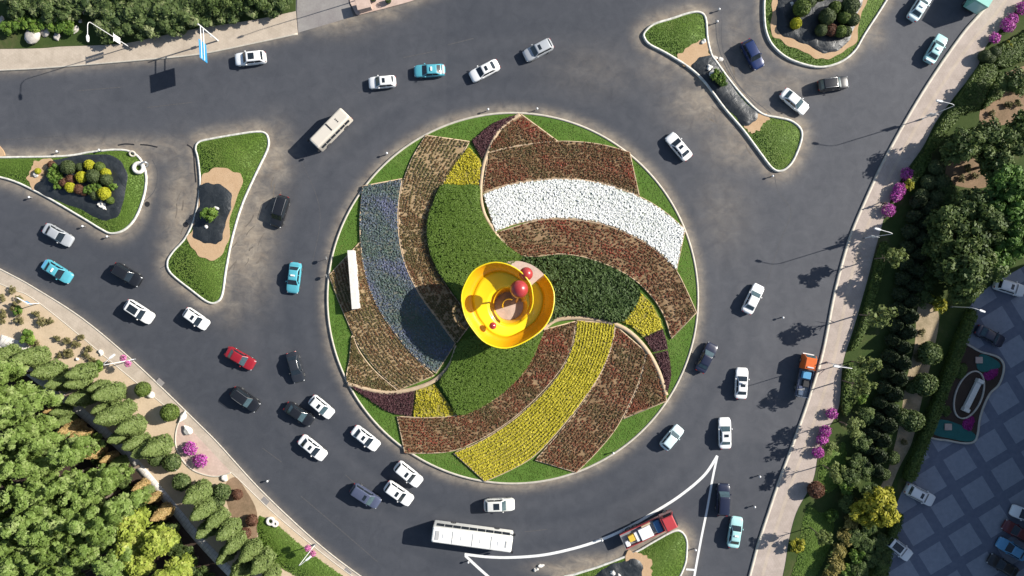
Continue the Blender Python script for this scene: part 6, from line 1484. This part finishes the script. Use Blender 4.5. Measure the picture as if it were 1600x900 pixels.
gx, gy = G(1273, 764, .8); put('ballr', gx, gy, .15, rot(), 1.25, 'round red brown shrub on the lower right pavement edge', 'shrub')
for x, y, s, l in ((1553, 82, .9, 'green ball below the lowest of the top right troughs'), (1537, 88, .9, 'green ball at the pavement corner by the top right hedge'), (1546, 92, .8, 'small green ball beside the corner one')):
    gx, gy = G(x, y, .8); put('balld', gx, gy, .15, rot(), s, l, 'clipped shrub', 'clipped balls at the top right troughs')
for x, y, s, l in ((1462, 262, 1.2, 'dark low bush behind the short hedge'), (1450, 285, 1.2, 'dark low bush left of the soil clearing'), (1470, 285, 1.3, 'dark low bush touching the soil clearing'), (1482, 238, 1.2, 'dark low bush at the edge of the tree shade'), (1440, 305, 1.1, 'dark low bush above the conifer row'), (1462, 310, 1.3, 'dark low bush right of the conifer row top')):
    gx, gy = G(x, y, .9); put('balld', gx, gy, .15, rot(), s, l, 'bush', 'dark low bushes of the right park strip', sz=s * .8)
FILL = [(1455, 330), (1478, 318), (1462, 355), (1488, 385), (1452, 395), (1470, 425), (1446, 440), (1490, 448), (1450, 415), (1480, 300), (1440, 465), (1460, 372), (1352, 648), (1345, 690), (1338, 720), (1330, 745), (1350, 735), (1322, 785), (1352, 850), (1362, 870), (1342, 888), (1356, 820), (1334, 838), (1372, 845), (1375, 870), (1360, 770)]
for k, (x, y) in enumerate(FILL):
    gx, gy = G(x, y, 1.2); put('dark%d' % (k % 3), gx, gy, .1, rot(), .62, 'low dark bush filling the shade of the right park strip', 'bush', 'dark undergrowth bushes of the right park strip', sz=.36)
for k, (x, y) in enumerate([(1560, 150), (1575, 165), (1550, 178), (1590, 160), (1585, 140), (1512, 262), (1525, 275), (1500, 280), (1440, 520), (1432, 560), (1412, 690)]):
    gx, gy = G(x, y, .5); put('dry%d' % (k % 2), gx, gy, .15, rot(), R_.uniform(.7, 1.1), 'low dry shrub on the bare soil of the right park strip', 'shrub', 'dry shrubs of the right park strip')

# ------------------------------------------------------------------ the building east of the plaza that shades it
def building():
    a, b = np.array(P(1836, 340)), np.array(P(1590, 960)); d = (b - a) / np.linalg.norm(b - a); nrm = np.array([-d[1], d[0]])
    if nrm[0] < 0: nrm = -nrm
    L = np.linalg.norm(b - a); c = (a + b) / 2 + nrm * 8
    root = thing('apartment_block', 'long apartment block standing right of the plaza', 'building', c[0], c[1], 0.1, math.atan2(d[1], d[0]))
    H = 21
    Geo().box(-L / 2, L / 2, -8, 8, 0, H).build('wall', MT['facade'], root)
    Geo().box(-L / 2 - .3, L / 2 + .3, -8.3, 8.3, H, H + .5).build('roof', MT['concrete'], root)
    for f in range(6):
        for k in range(18):
            x = -L / 2 + 2 + k * (L - 4) / 17
            for s in (-1, 1):
                w = Geo().box(x - .8, x + .8, s * 8 - .05, s * 8 + .05, 1.2 + f * 3.3, 2.9 + f * 3.3).build('window', MT['glass'], root)
building()
